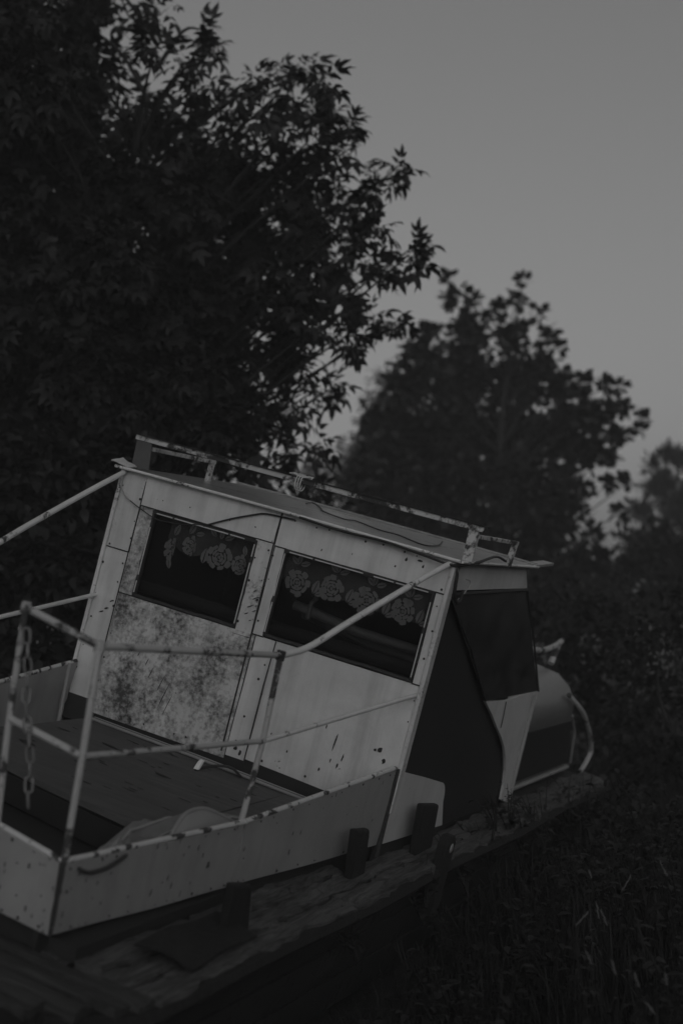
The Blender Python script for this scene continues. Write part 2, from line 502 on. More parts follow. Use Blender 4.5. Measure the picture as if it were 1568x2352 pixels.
# rust runs on the bow sheets: flat scabs a little proud of the paint
def scab(mb, p, u, v, n, L, w, seed):
    r = random.Random(seed); p, u, v, n = [np.array(x, float) for x in (p, u, v, n)]
    k = 9; poly = []
    for i in range(k):
        a = 2 * math.pi * i / k; f_ = r.uniform(.55, 1.1)
        poly.append(p + u * (math.cos(a) * L * f_) + v * (math.sin(a) * w * f_))
    mb.prism(poly, n * .0012)
sc_ = MB(); rr = random.Random(5)
for _ in range(26):
    t, h = rr.random(), rr.random()
    p = np.array(lerp(lerp(Lb, Ab, .55 + .45 * t), lerp(Lt, At, .55 + .45 * t), h)) + n_bow * .005
    scab(sc_, p, (0, 0, 1), (1, 0, 0), n_bow, rr.uniform(.002, .010), rr.uniform(.002, .005), rr.random())
sc_.build('rust_spot', 'rust_soft', bul[2], kind='stuff')
for bi, (a0, a1, b0, b1, nn, num) in enumerate(((Ab, Bb, At, Bt, n_ab, 34), (Bb, Cb, Bt, Ct, n_bc, 16))):
    sc_ = MB()
    for _ in range(num):
        t, h = rr.random() ** 1.4, rr.random()
        p = np.array(lerp(lerp(a0, a1, t), lerp(b0, b1, t), h)) + nn * .005
        scab(sc_, p, (0, 0, 1), (0, 1, 0), nn, rr.uniform(.002, .014), rr.uniform(.0012, .004), rr.random())
    sc_.build('rust_spot', 'rust_soft', bul[bi], kind='stuff')

# ---- railing: posts and rails of painted tube, flaking
R_ = .0113
Ar, Al = (.554, -2.308, .693), (.587, -2.308, .379)
Br, Bl = (.672, -1.263, .675), (.688, -1.263, .374)
Gr, Gl, Gb = (.287, -2.308, .734), (.325, -2.308, .412), (.375, -2.308, .095)
rise = [Br, (.682, -1.158, .688), (.694, -1.042, .716), (.716, -.81, .802), (.747, -.493, .914), (.774, -.215, 1.01), (.797, .012, 1.083)]
for sgn in (1, -1):
    s = lambda p: (p[0] * sgn, p[1], p[2])
    part(MB().tube([s((.612, -2.300, .05)), s(Al), s(Ar)], R_ * .95, 12), 'railing_post', 'tube', smooth=True)
    part(MB().tube([s((.683, -1.258, .055)), s(Bl), s(Br)], R_ * .95, 12), 'railing_post', 'tube', smooth=True)
    part(MB().tube([s(Gb), s(Gl), s(Gr)], R_ * .9, 12), 'railing_post', 'tube', smooth=True)
    part(MB().tube(spline([s(Ar), s(lerp(Ar, Br, .5)), s(Br)], 5), R_, 12), 'hand_rail', 'tube', smooth=True)
    part(MB().tube(spline([s(p) for p in rise], 4), R_ * 1.08, 14), 'hand_rail', 'tube_pale', smooth=True)
    part(MB().tube([s(Ar), s(Gr)], R_, 12), 'hand_rail', 'tube', smooth=True)
    part(MB().tube([s(Al), s(Bl)], R_ * .85, 12), 'middle_rail', 'tube', smooth=True)
    part(MB().tube([s(Bl), s((.79, .005, .506))], R_ * .85, 12), 'middle_rail', 'tube_pale', smooth=True)
    part(MB().tube([s(Al), s(Gl)], R_ * 1.0, 12), 'middle_rail', 'tube', smooth=True)
    for p, rr_ in ((Ar, 1.35), (Br, 1.4), (Gr, 1.3)):   # welded corner sleeves
        q = np.array(s(p)); part(MB().tube([q - [0, 0, .018], q + [0, 0, .016]], R_ * rr_, 10), 'rail_joint', 'rust' if p is Br else 'tube', smooth=True)

# ---- foredeck floor, gutter and well
fl = MB()
fl.sheet((-.66, -1.13, -.02), (.42, -1.41, -.02), (.42, -.17, -.02), (-.62, -.06, -.02), .022, 20, 10, .0035, 11)
fl_o = part(fl, 'floor_board', 'ply')
part(MB().sheet((.425, -1.41, -.021), (.69, -1.47, -.021), (.74, -.205, -.021), (.425, -.17, -.021), .022, 6, 10, .003, 12), 'floor_board', 'ply')
sc_ = MB(); rr = random.Random(12)
for _ in range(46):
    x, y = rr.uniform(-.55, .40), rr.uniform(-1.12, -.2)
    scab(sc_, (x, y, -.0165), (1, -.12, 0), (.1, 1, 0), (0, 0, 1), rr.uniform(.008, .035), rr.uniform(.002, .006), rr.random())
for x, y, L, w in ((-.30, -.45, .06, .014), (.05, -.62, .05, .010), (-.45, -.85, .05, .02)):
    scab(sc_, (x, y, -.0165), (1, -.25, 0), (.25, 1, 0), (0, 0, 1), L, w, x)
sc_.build('stain', 'dark', fl_o, kind='stuff')
part(MB().box((-.70, -2.26, -.205), (.70, -.0, -.16)), 'well_floor', 'dark')
bm_ = MB()
bm_.prism([(-.66, -1.14, -.05), (.655, -1.475, -.05), (.655, -1.43, -.05), (-.66, -1.095, -.05)], (0, 0, -.10))
part(bm_, 'floor_beam', 'dark')
for k in range(3):
    e = MB(); o_ = k * .017
    e.tube([(-.60, -.075 - o_, -.012), (-.05, -.125 - o_, -.010), (.62, -.205 - o_, -.012)], .0065, 6)
    part(e, 'edge_strip', 'plate' if k == 1 else 'bulwark', smooth=True)
part(MB().box((-.79, .004, -.16), (.79, .03, .05)), 'coaming', 'dark')
part(MB().sheet((-.80, -.07, -.05), (-.66, -.07, -.055), (-.66, .0, .04), (-.80, .0, .045), .01, 2, 2), 'coaming', 'dark')

# ---- wheelhouse front: sheet panels on studs
HT = 1.092
wall = MB()
for lo, hi in (((-.79, .006, 0), (-.61, .03, HT)), ((-.08, .006, 0), (.055, .03, HT)), ((.762, .006, 0), (.79, .03, HT)),
               ((-.61, .006, .945), (-.08, .03, HT)), ((-.61, .006, 0), (-.08, .03, .545)), ((.055, .006, .945), (.762, .03, HT)), ((.055, .006, 0), (.762, .03, .548))):
    wall.box(lo, hi)
fw_ = part(wall, 'front_wall', 'inside')
def panel(x0, x1, z0, z1, mat, seed, y=0, wave=.0012, skew=0):
    return MB().sheet((x0, y, z0), (x1, y, z0 + skew), (x1, y, z1), (x0, y, z1), .004, max(3, int((x1 - x0) / .06)), max(3, int((z1 - z0) / .06)), wave, seed).build('panel', mat, fw_, smooth=True)
panel(-.797, -.683, .735, 1.088, 'white_worn', 21)
panel(-.797, -.676, .045, .731, 'white', 22)
panel(-.679, -.006, .953, 1.088, 'white', 23, -.003)
panel(-.677, -.608, .548, .949, 'rusty', 24, -.001)
panel(-.088, .002, .528, .949, 'white_worn', 25, -.003)
panel(-.672, .020, -.008, .545, 'rusty', 26, -.004)
panel(.004, .797, .944, 1.088, 'white', 27, 0)
panel(.006, .057, .55, .941, 'white', 28, .001)
panel(.763, .797, .55, .941, 'white', 29, .001)
panel(.024, .118, .008, .546, 'white', 30, .0)
panel(.121, .797, .018, .547, 'white', 31, .0, .002, -.03)
# paint scars on the lower sheets
sc_ = MB(); nf = np.array([0, -1.0, 0])
for x, z, L, w in ((.50, .215, .050, .004), (.445, .265, .014, .003), (.55, .16, .02, .004), (.535, .12, .016, .004), (.50, .13, .012, .003), (.46, .08, .008, .005), (.30, .11, .008, .004), (.72, .40, .018, .006), (.735, .37, .012, .005), (.70, .39, .008, .005), (.70, .24, .015, .012), (.73, .20, .012, .010), (.68, .235, .008, .008), (.68, 1.03, .01, .006), (.56, 1.0, .006, .005), (.36, 1.0, .005, .002), (.22, .98, .006, .003), (.065, .05, .012, .010), (.09, .035, .016, .007), (.21, .16, .008, .003), (.60, 1.04, .010, .008), (.66, 1.05, .008, .014)):
    scab(sc_, (x, -.0025, z), (.1, 0, 1), (1, 0, 0), nf, L, w, x * 100 + z)
for x, z, L in ((-.02, .70, .022), (-.035, .66, .02), (-.01, .645, .015), (-.045, .625, .012), (-.02, .60, .008), (-.03, .73, .010)):
    scab(sc_, (x, -.006, z), (.8, 0, .5), (-.4, 0, .7), nf, L, .0035, x * 99 + z)
for x, z, L in ((-.42, .245, .03), (-.45, .29, .02), (-.36, .21, .05), (-.50, .31, .014), (-.33, .17, .07), (-.30, .14, .06)):
    scab(sc_, (x, -.0075, z), (.25, 0, 1), (1, 0, -.25), nf, L, .002, x * 77 + z)
for x, z in ((-.70, .50), (-.72, .46), (-.74, .44)):
    scab(sc_, (x, -.0025, z), (.7, 0, .3), (0, 0, 1), nf, .018, .005, x)
sc_.build('rust_spot', 'rust', fw_, kind='stuff')
# screws along the seams
rv = MB()
for a, b, n in (((-.690, -.004, .10), (-.690, -.004, 1.04), 9), ((-.662, -.008, .02), (.01, -.008, .02), 6), ((-.665, -.007, .05), (-.665, -.007, .53), 4),
                ((-.64, -.006, 1.0), (-.05, -.006, 1.0), 5), ((-.015, -.007, .54), (-.015, -.007, .94), 4), ((-.07, -.007, .55), (-.07, -.007, .93), 3),
                ((.055, -.004, .05), (.10, -.004, .5), 5), ((.03, -.004, 1.07), (.78, -.004, 1.07), 9), ((.785, -.003, .05), (.785, -.003, 1.0), 10),
                ((.13, -.004, .03), (.78, -.004, .03), 6), ((-.788, -.004, .1), (-.788, -.004, 1.05), 8), ((.012, -.003, .56), (.012, -.003, .93), 4)):
    rivets(rv, a, b, n, (0, -1, 0), r=.0048, seed=int(abs(a[0]) * 999), jit=.006)
rv.build('screw', 'rust', fw_, kind='stuff')
# corner angles
part(MB().box((-.816, -.012, -.02), (-.799, .02, 1.09)), 'corner_trim', 'tube_pale', bevel=.003)
part(MB().box((.799, -.012, -.0), (.818, .045, 1.085)), 'corner_trim', 'white_worn', bevel=.003)
part(MB().tube([(.004, -.007, .02), (.004, -.007, .55), (-.001, -.007, .95)], .0035, 6), 'seam_strip', 'dark')
part(MB().tube([(.119, -.006, .0), (.119, -.007, .35), (.125, -.008, .547)], .0025, 6), 'seam_strip', 'cable')

for a_, b_ in (((-.681, .02), (-.681, 1.06)), ((-.797, .733), (-.683, .733)), ((-.677, .5475), (-.61, .548)), ((-.677, .951), (-.61, .951)), ((-.086, .951), (-.003, .951)), ((-.086, .526), (.0, .527)), ((.006, .9425), (.06, .9425)), ((.76, .9425), (.797, .942)), ((.76, .548), (.797, .549)), ((.006, .548), (.06, .548))):
    part(MB().tube([(a_[0], -.0025, a_[1]), (b_[0], -.0025, b_[1])], .0028, 5), 'seam_strip', 'dark')
# ---- windows: rubber gasket frame with ragged edge, glass behind
def window(x0, x1, z0, z1, seed):
    r = random.Random(seed)
    fr = MB(); w = .010
    ring = []
    def edge(a, b):
        n = 10
        return [lerp(a, b, i / n) for i in range(n)]
    loop = edge((x0, -.006, z0), (x1, -.006, z0)) + edge((x1, -.006, z0), (x1, -.006, z1)) + edge((x1, -.006, z1), (x0, -.006, z1)) + edge((x0, -.006, z1), (x0, -.006, z0))
    loop = [(p[0] + r.uniform(-.002, .002), p[1], p[2] + r.uniform(-.002, .002)) for p in loop]
    rows = []
    cx_, cz_ = (x0 + x1) / 2, (z0 + z1) / 2
    for p in loop + loop[:1]:
        d = np.array([math.copysign(1, p[0] - cx_) if abs(abs(p[0] - cx_) - (x1 - x0) / 2) < .008 else 0, 0, math.copysign(1, p[2] - cz_) if abs(abs(p[2] - cz_) - (z1 - z0) / 2) < .008 else 0])
        o = np.array(p)
        rows.append([o + d * w * r.uniform(.6, 1.1), o + d * w * .4 + np.array([0, -.006, 0]), o - d * w * .5 + np.array([0, -.004, 0]), o - d * w * .5 + np.array([0, .02, 0])])
    fr.quadgrid(rows)
    o = part(fr, 'window', 'gasket', smooth=True)
    bead = MB()
    for a, b in (((x0, z1), (x1, z1)), ((x1, z0), (x1, z1)), ((x0, z0), (x0, z1))):
        k = 14; t0 = None
        pts = [np.array([a[0] + (b[0] - a[0]) * t, -.012, a[1] + (b[1] - a[1]) * t]) for t in np.linspace(.03, .97, k)]
        i = 0
        while i < k - 2:
            j = min(i + r.randint(2, 4), k - 1)
            bead.tube(pts[i:j + 1], .0028, 5); i = j + r.randint(0, 1)
    bead.build('bead', 'screen', o)
    pn = MB(); pn.sheet((x0, .010, z0), (x1, .010, z0), (x1, .010, z1), (x0, .010, z1), .003, 8, 6, .0006, seed)
    pn.build('pane', 'pane', o)
    cl = MB()
    for t in (.2, .75):
        for zz in (z0, z1): cl.dome((x0 + (x1 - x0) * t, -.010, zz), (0, -1, 0), .008, .006)
    for xx in (x0, x1): cl.dome((xx, -.010, z0 + (z1 - z0) * .02), (0, -1, 0), .008, .006)
    cl.build('clip', 'rust', o, kind='stuff')
    return o
window(-.600, -.086, .556, .936, 1)
window(.063, .753, .560, .934, 2)

# ---- wheelhouse inside: floor, back wall, far wall, a shelf under the windows, pale bars imitating reflections
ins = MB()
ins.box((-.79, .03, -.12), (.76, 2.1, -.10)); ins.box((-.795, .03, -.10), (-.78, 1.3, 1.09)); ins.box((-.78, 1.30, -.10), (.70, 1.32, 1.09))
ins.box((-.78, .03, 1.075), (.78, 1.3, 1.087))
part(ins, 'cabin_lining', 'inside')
part(MB().tube([(-.76, .17, .585), (0, .16, .58), (.74, .17, .585)], .030, 10), 'ledge_and_reflection', 'inside', smooth=True)
part(MB().tube([(.08, .20, .70), (.40, .22, .665), (.75, .22, .66)], .022, 10), 'ledge_and_reflection', 'ledge_and_reflection', smooth=True)  # pale bar added to imitate a reflection band in the wider window
part(MB().tube([(.08, .35, .67), (.40, .33, .63), (.75, .30, .60)], .035, 10), 'ledge_and_reflection', 'ledge_and_reflection', smooth=True)  # second added bar, imitating the lower reflection band
part(MB().tube([(.165, .18, .66), (.165, .18, .73), (.185, .18, .76)], .011, 8), 'lever', 'ledge_and_reflection', smooth=True)

# ---- roof: sheet with a pale drip edge, rack on top
def rz(x, y): return 1.098 + .013 * y + .004 * (1 - (x / .85) ** 2)
rf = MB()
rows = [[(x, y, rz(x, y)) for x in np.linspace(-.835, .845, 15)] for y in np.linspace(-.035, 1.24, 12)]
rf.quadgrid(rows); rf.quadgrid([[(p[0], p[1], p[2] - .012) for p in r_] for r_ in rows])
for line in (rows[0], rows[-1], [r_[0] for r_ in rows], [r_[-1] for r_ in rows]): rf.quadgrid([[p, (p[0], p[1], p[2] - .012)] for p in line])
roof = part(rf, 'roof', 'roof', smooth=True)
MB().tube([(x, -.038, rz(x, -.035) - .004) for x in np.linspace(-.835, .84, 16)], .007, 6).build('drip_edge', 'tube_pale', roof, smooth=True)
MB().tube([(.848, y, rz(.845, y) - .004) for y in np.linspace(-.03, 1.24, 8)], .007, 6).build('drip_edge', 'tube_pale', roof, smooth=True)
MB().tube([(x, 1.245, rz(x, 1.24) + .004) for x in np.linspace(-.83, .84, 16)], .008, 6).build('drip_edge', 'roof', roof, smooth=True)
MB().prism([(.79, 1.2, 1.107), (.852, 1.2, 1.107), (.852, 1.52, 1.128), (.80, 1.50, 1.128)], (0, 0, .012)).build('roof_spur', 'roof', roof)
MB().sheet((-.855, -.05, 1.118), (-.765, -.045, 1.104), (-.765, .03, 1.112), (-.845, .03, 1.134), .004, 6, 3, .002, 5).build('bent_flap', 'white', roof, smooth=True)['label'] = 'bent pale roof corner'
part(MB().box((-.812, .038, 1.231), (.880, .062, 1.253)), 'rack_bar', 'rack', bevel=.002)
part(MB().box((-.812, .030, 1.2535), (.895, .066, 1.258)), 'rack_bar', 'rust')
part(MB().prism([(-.800, .045, 1.10), (-.712, .045, 1.112), (-.728, .045, 1.232), (-.806, .045, 1.232)], (0, .008, 0)), 'rack_plate', 'plate')
part(MB().prism([(.822, .04, 1.10), (.866, .04, 1.10), (.858, .04, 1.231), (.818, .04, 1.231)], (0, .03, 0)), 'rack_post', 'rack')
part(MB().box((-.748, .075, 1.196), (-.722, .72, 1.214)), 'rack_bar', 'rack', bevel=.002)
part(MB().box((-.746, .69, 1.095), (-.724, .715, 1.196)), 'rack_post', 'rack')
part(MB().box((.838, .075, 1.200), (.862, .72, 1.217)), 'rack_bar', 'rack', bevel=.002)
part(MB().prism([(.838, .655, 1.095), (.838, .685, 1.095), (.838, .712, 1.20), (.838, .685, 1.20)], (.024, 0, 0)), 'rack_post', 'rack')

# ---- wheelhouse right side: strip under the roof, side window, white quarter panel, rounded screen
part(MB().prism(XY([(.12, .962), (.12, 1.092), (1.19, 1.104), (1.325, .992)], .800), (-.012, 0, 0)), 'side_strip', 'screen')
part(MB().prism(XY([(.02, .90), (.02, 1.09), (.115, 1.09), (.115, .93)], .797), (-.02, 0, 0)), 'corner_board', 'dark')
sw = part(MB().tube([(.803, .10, .945), (.803, .7, .965), (.803, 1.33, .985)], .009, 6), 'side_window', 'gasket')
MB().prism(XY([(.09, .938), (1.33, .982), (2.15, .426), (1.108, .424)], .797), (-.004, 0, 0)).build('pane', 'side_pane', sw)
MB().tube([(.799, .07, .94), (.799, .60, .70), (.799, 1.108, .425)], .0045, 6).build('edge_bead', 'black', sw)
MB().tube([(.799, 1.335, .985), (.799, 1.75, .72), (.799, 2.16, .424)], .006, 6).build('edge_bead', 'gasket', sw)
quarter = [(1.108, .422), (1.5, .405), (1.85, .418), (2.15, .424), (2.185, -.214), (1.962, -.17), (1.94, -.09), (1.89, 0), (1.81, .08), (1.72, .145), (1.60, .208), (1.453, .272), (1.29, .348)]
qp = part(MB().prism(XY(quarter, .80), (-.014, 0, 0)), 'quarter_panel', 'screen')
MB().tube([(.802, 1.50, .40), (.802, 1.52, .33), (.802, 1.53, .262)], .0035, 5).build('seam_strip', 'rust', qp)
MB().tube([(.803, 2.05, .41), (.803, 2.07, .1), (.803, 2.09, -.19)], .006, 5).build('seam_strip', 'bulwark', qp)
arc = [(.70 + .11 * math.sin(a), -.052 + .11 * math.cos(a)) for a in np.linspace(.15, 1.5, 8)]
part(MB().prism(XY([(.0, .182), (.415, .112)] + arc + [(.90, -.17), (.03, -.14)], .803), (-.012, 0, 0)), 'side_screen', 'screen')
part(MB().prism(XY([(.0, -.137), (.9, -.168), (.9, -.225), (.0, -.225)], .796), (-.02, 0, 0)), 'shadow_gap', 'dark')  # dark strip coloured as the shadow gap below the rounded screen
tp_ = MB().sheet((.772, .03, -.20), (.772, 2.02, -.20), (.772, 1.30, .96), (.772, .03, .94), .004, 24, 10, .006, 61)
tag(tp_.build('tarpaulin', 'black', matrix=MB_, smooth=True), 'black tarpaulin hung across the open side of the wheelhouse', 'tarpaulin')
# ---- three tarred timber blocks and a short bolted stump on the side deck
for x0, pts in ((.845, [(-1.66, -.008), (-1.505, -.034), (-1.43, -.215), (-1.62, -.205)]), (.825, [(-.515, .011), (-.355, -.006), (-.265, -.225), (-.43, -.222)]), (.850, [(.22, .036), (.46, .008), (.52, -.205), (.29, -.205)])):
    part(MB().prism(XY(pts, x0), (.035, 0, 0)), 'timber_block', 'block', bevel=.010)
st = part(MB().prism([(1.03, .24, -.42), (1.03, .34, -.42), (1.03, .345, -.10), (1.03, .31, -.065), (1.03, .25, -.062), (1.03, .215, -.10)], (-.045, 0, 0)), 'mooring_stump', 'block', bevel=.006)
MB().dome((1.031, .285, -.118), (1, 0, 0), .022, .006, 12).build('bolt_head', 'bulwark', st)

# ---- after cabin with rounded roof
def aft_sec(y, z_top):
    return [(.70, y, -.22), (.735, y, .17), (.72, y, .27), (.67, y, .35), (.58, y, .41), (.3, y, .445), (-.3, y, .445), (-.58, y, .41), (-.67, y, .35), (-.72, y, .27), (-.735, y, .17), (-.70, y, -.22)]
ac = MB(); A0 = aft_sec(1.95, 0); A1 = aft_sec(3.55, 0)
A1 = [(x, y + max(0, (.17 - z)) * .9, z) for x, y, z in A1]
ac.quadgrid([[lerp(a, b, t) for a, b in zip(A0, A1)] for t in np.linspace(0, 1, 6)])
n = len(ac.v); ac.v += A1; ac.f.append(tuple(range(n, n + 12)))
aft = part(ac, 'after_cabin', 'hood', smooth=True)
MB().prism([(.741, 2.25, .155), (.741, 3.52, .150), (.715, 3.80, -.155), (.710, 2.25, -.155)], (.008, 0, 0)).build('cabin_window', 'black', aft)
MB().tube([(.725, 2.2, -.185), (.725, 3.85, -.185)], .016, 6).build('base_trim', 'bulwark', aft)
MB().tube([(.735, 3.545, .18), (.738, 3.75, .06), (.73, 3.9, -.16)], .008, 6).build('edge_bead', 'bulwark', aft)
part(MB().tube(spline([(.72, 3.35, .32), (.78, 3.62, .21), (.80, 3.91, .06), (.80, 4.12, -.07), (.80, 4.06, -.15), (.80, 3.95, -.20)], 5), .016, 8), 'stern_hoop', 'tube', smooth=True)
hr = part(MB().tube(spline([(.50, 2.95, .56), (.50, 3.30, .545), (.50, 3.6, .565), (.50, 3.78, .60)], 5), .018, 8), 'cabin_rail', 'tube', smooth=True)
MB().tube([(.50, 3.72, .58), (.50, 3.62, .45)], [.014, .022], 8).build('rail_bracket', 'tube', hr, smooth=True)
MB().tube([(.50, 3.02, .56), (.50, 3.02, .45)], [.014, .022], 8).build('rail_bracket', 'tube', hr, smooth=True)

# ================================================================== THINGS ON THE BOAT
# chain hanging plumb from the gate post
top = b2w((.318, -2.33, .680))
ch = empty('chain', Matrix.Translation(tuple(top - np.array([0, 0, .52]))))
tag(ch, 'steel link chain hanging straight down from the gate post at the bow', 'chain')
def link_mesh():
    mb = MB(); L, w, r = .0165, .0108, .0037; path = []
    for k in range(17):
        a = 2 * math.pi * k / 16
        path.append((w * math.cos(a), 0, w * math.sin(a) + math.copysign(L - w * .4, math.sin(a)) * (1 if abs(math.sin(a)) > .01 else 0)))
    mb.tube(path, r, 7, cap=False)
    return mb
lm = None
for k in range(12):
    z = .52 - .022 - k * .0425
    if lm is None:
        o = link_mesh().build('chain_link', 'chain', ch, smooth=True); lm = o.data
    else:
        o = bpy.data.objects.new('chain_link', lm); C.objects.link(o); o.parent = ch
    o.location = (.004 * math.sin(k), .004 * math.cos(k * 1.3), z); o.rotation_euler = (0, .06 * math.sin(k * 2), (k % 2) * 1.45 + .35 + .15 * math.sin(k))

# crumpled canvas along the inside of the bulwark
def cloth(name, mat, prof, label, seed, depth=.22):
    r = random.Random(seed); ph = [r.uniform(0, 6) for _ in range(8)]; rows = []
    P = spline([(y, z, 0) for y, z in prof], 9)
    for i, (y, z, _) in enumerate(P):
        row = []; e = math.sin(math.pi * i / (len(P) - 1)) ** .5
        for j in range(29):
            v = j / 28
            hh = math.sin(math.pi * min(1, v * 1.02)) ** .7
            floor = -.012 if y > -1.45 else -.15
            fold = .034 * (.5 - abs(math.sin(v * 4.5 + y * 5 + ph[0]))) + .036 * (.5 - abs(math.sin(v * 7 - y * 9 + ph[1]))) + .012 * math.sin(v * 21 + y * 17 + ph[2])
            zz = floor + (z - floor) * hh + fold * hh * e
            row.append((.65 - .035 * (-y - .8) - v * depth * (.7 + .3 * e) + .02 * math.sin(y * 11 + ph[3]), y + .015 * math.sin(v * 9 + ph[4]), max(zz, floor + .003)))
        rows.append(row)
    mb = MB(); mb.quadgrid(rows); mb.quadgrid([[(a, b, c - .006) for a, b, c in row] for row in rows])
    for line in (rows[0], rows[-1], [q[0] for q in rows], [q[-1] for q in rows]): mb.quadgrid([[p, (p[0], p[1], p[2] - .006)] for p in line])
    o = mb.build(name, mat, smooth=True, matrix=MB_)
    for jj in (9, 16):
        MB().tube([np.array(row[jj]) + np.array([.002, 0, .003]) for row in rows[1:-1]], .0055, 6).build('hem', 'cloth_pale', o, smooth=True)
    return tag(o, label, 'canvas')
cloth('canvas_sheet', 'cloth', [(-1.80, -.10), (-1.76, .0), (-1.66, .030), (-1.57, .035), (-1.47, .045), (-1.37, .045), (-1.24, .035), (-1.10, .015), (-.95, .0), (-.86, -.01)], 'crumpled grey canvas lying on the foredeck along the side bulwark', 3, .26)
arch = spline([(.60, -1.62, .02), (.585, -1.56, .070), (.575, -1.49, .102), (.57, -1.40, .108), (.57, -1.30, .095), (.58, -1.17, .055), (.60, -1.05, .012)], 6)
mb = MB(); mb.quadgrid([[p, p + np.array([.02, .0, -.012]), p + np.array([.05, .01, -.05]) * (.4 + i / len(arch)), p + np.array([.06, 0, -.10])] for i, p in enumerate(arch)])
mb.tube(arch, .0075, 7)
tag(mb.build('canvas_fold', 'cloth_pale', matrix=MB_, smooth=True), 'pale arched fold of canvas standing up from the heap on the foredeck', 'canvas')
cloth('canvas_sheet', 'cloth_pale', [(-2.03, -.08), (-2.0, .045), (-1.92, .075), (-1.85, .06), (-1.79, .0)], 'small pale canvas scrap beside the bow corner post', 9, .12)
# white plastic tag on the floor
tg = MB(); 
tg.prism([(.062, -.375, -.008), (.080, -.370, -.008), (.086, -.352, .032), (.072, -.355, .034), (.066, -.36, .02)], (.004, .010, 0))
tag(tg.build('plastic_tag', 'tag', matrix=MB_, bevel=.001), 'small bright white plastic tag on the grey foredeck floor', 'tag')
sp = MB().tube(spline([(.065, -.36, -.012), (.10, -.26, .005), (.16, -.22, .012), (.22, -.24, -.006)], 5), .006, 6)
tag(sp.build('strap', 'black', matrix=MB_, smooth=True), 'short black strap on the foredeck edge strip behind the white tag', 'strap')
# dark sheet added for a dark hole in the side deck by the first block
ls = MB().sheet((.775, -2.06, -.155), (.965, -2.02, -.170), (.955, -1.55, -.165), (.775, -1.50, -.160), .006, 8, 8, .006, 44)
tag(ls.build('dark_hole_sheet', 'block', matrix=MB_, smooth=True), 'dark sheet added for a dark hole in the side deck below the foremost timber block', 'sheet')
# cables
def cable(pts, r, mat, label, n=6):
    o = MB().tube(spline(pts, n), r, 6).build('cable', mat, matrix=MB_, smooth=True)
    return tag(o, label, 'cable')
cable([(-.805, -.02, 1.045), (-.795, -.016, 1.013), (-.76, -.018, .975), (-.729, -.016, .959)], .0032, 'cable_pale', 'short pale wire at the upper left corner of the wheelhouse front')
cable([(-.729, -.016, .959), (-.70, -.018, .948), (-.664, -.016, .935), (-.578, -.020, .912), (-.5, -.022, .915), (-.424, -.02, .926), (-.36, -.016, .945)], .0026, 'cable', 'thin dark wire crossing the top of the smaller window')
cable([(-.345, -.014, .94), (-.321, -.015, .953), (-.225, -.016, 1.003), (-.13, -.015, 1.045), (-.072, -.014, 1.066), (.008, -.012, 1.072), (.07, -.012, 1.075)], .0042, 'cable', 'black cable climbing from the smaller window to the roof edge')
cable([(-.30, .95, rz(-.3, .95) + .006), (-.345, 1.143, rz(-.345, 1.14) + .010), (-.20, .9, rz(-.2, .9) + .006), (-.076, .651, rz(-.07, .65) + .006), (.094, .486, rz(.09, .486) + .006), (.114, .60, rz(.11, .60) + .006), (.302, .404, rz(.3, .404) + .006), (.394, .416, rz(.39, .416) + .006), (.584, .207, rz(.58, .207) + .006), (.568, .467, rz(.56, .467) + .006), (.45, .9, rz(.45, .9) + .006)], .0035, 'cable', 'thin black cable looping over the wheelhouse roof')
cable([(.10, -.044, 1.092), (.3, -.048, 1.084), (.5, -.046, 1.090), (.7, -.050, 1.078), (.80, -.04, 1.070), (.84, .03, 1.08), (.855, .2, 1.105), (.856, .42, 1.135), (.856, .6, 1.12)], .006, 'cable', 'thick black cable along the front roof edge and round its right corner')
cable([(.80, .0, 1.075), (.822, .02, 1.04), (.826, .03, .99), (.826, .05, .95), (.83, .09, .92), (.832, .13, .93), (.83, .15, .97)], .0075, 'cable', 'bundle of black cable dangling at the right corner under the roof')
cable([(.825, .12, .925), (.835, .17, .97), (.835, .20, 1.01), (.83, .14, 1.02)], .003, 'cable_pale', 'bright bare wire end at the right corner under the roof')
# cord hanging on the bulwark near the bow corner
co = MB().tube(spline([(.630, -2.24, .050), (.634, -2.20, .036), (.640, -2.169, .032), (.645, -2.102, .035), (.649, -2.044, .049), (.652, -2.0, .064)], 5), [.006] + [.0065] * 24 + [.004], 6)
tag(co.build('cord', 'cable', matrix=MB_, smooth=True), 'black cord sagging on the outside of the bulwark near the bow corner', 'cord')
# wrap of wire and rag on the rack bar
rg = MB()
for k in range(3): rg.tube([(.012 + .012 * k, .05 + .03 * math.cos(a), 1.235 + .036 * math.sin(a)) for a in np.linspace(0, 6.1, 14)], .0028, 5)
rg.sheet((-.03, .03, 1.264), (.075, .03, 1.262), (.07, .075, 1.268), (-.03, .075, 1.266), .003, 5, 3, .004, 9)
tag(rg.build('rag', 'screen', matrix=MB_), 'pale rag wired round the middle of the roof rack bar', 'rag')

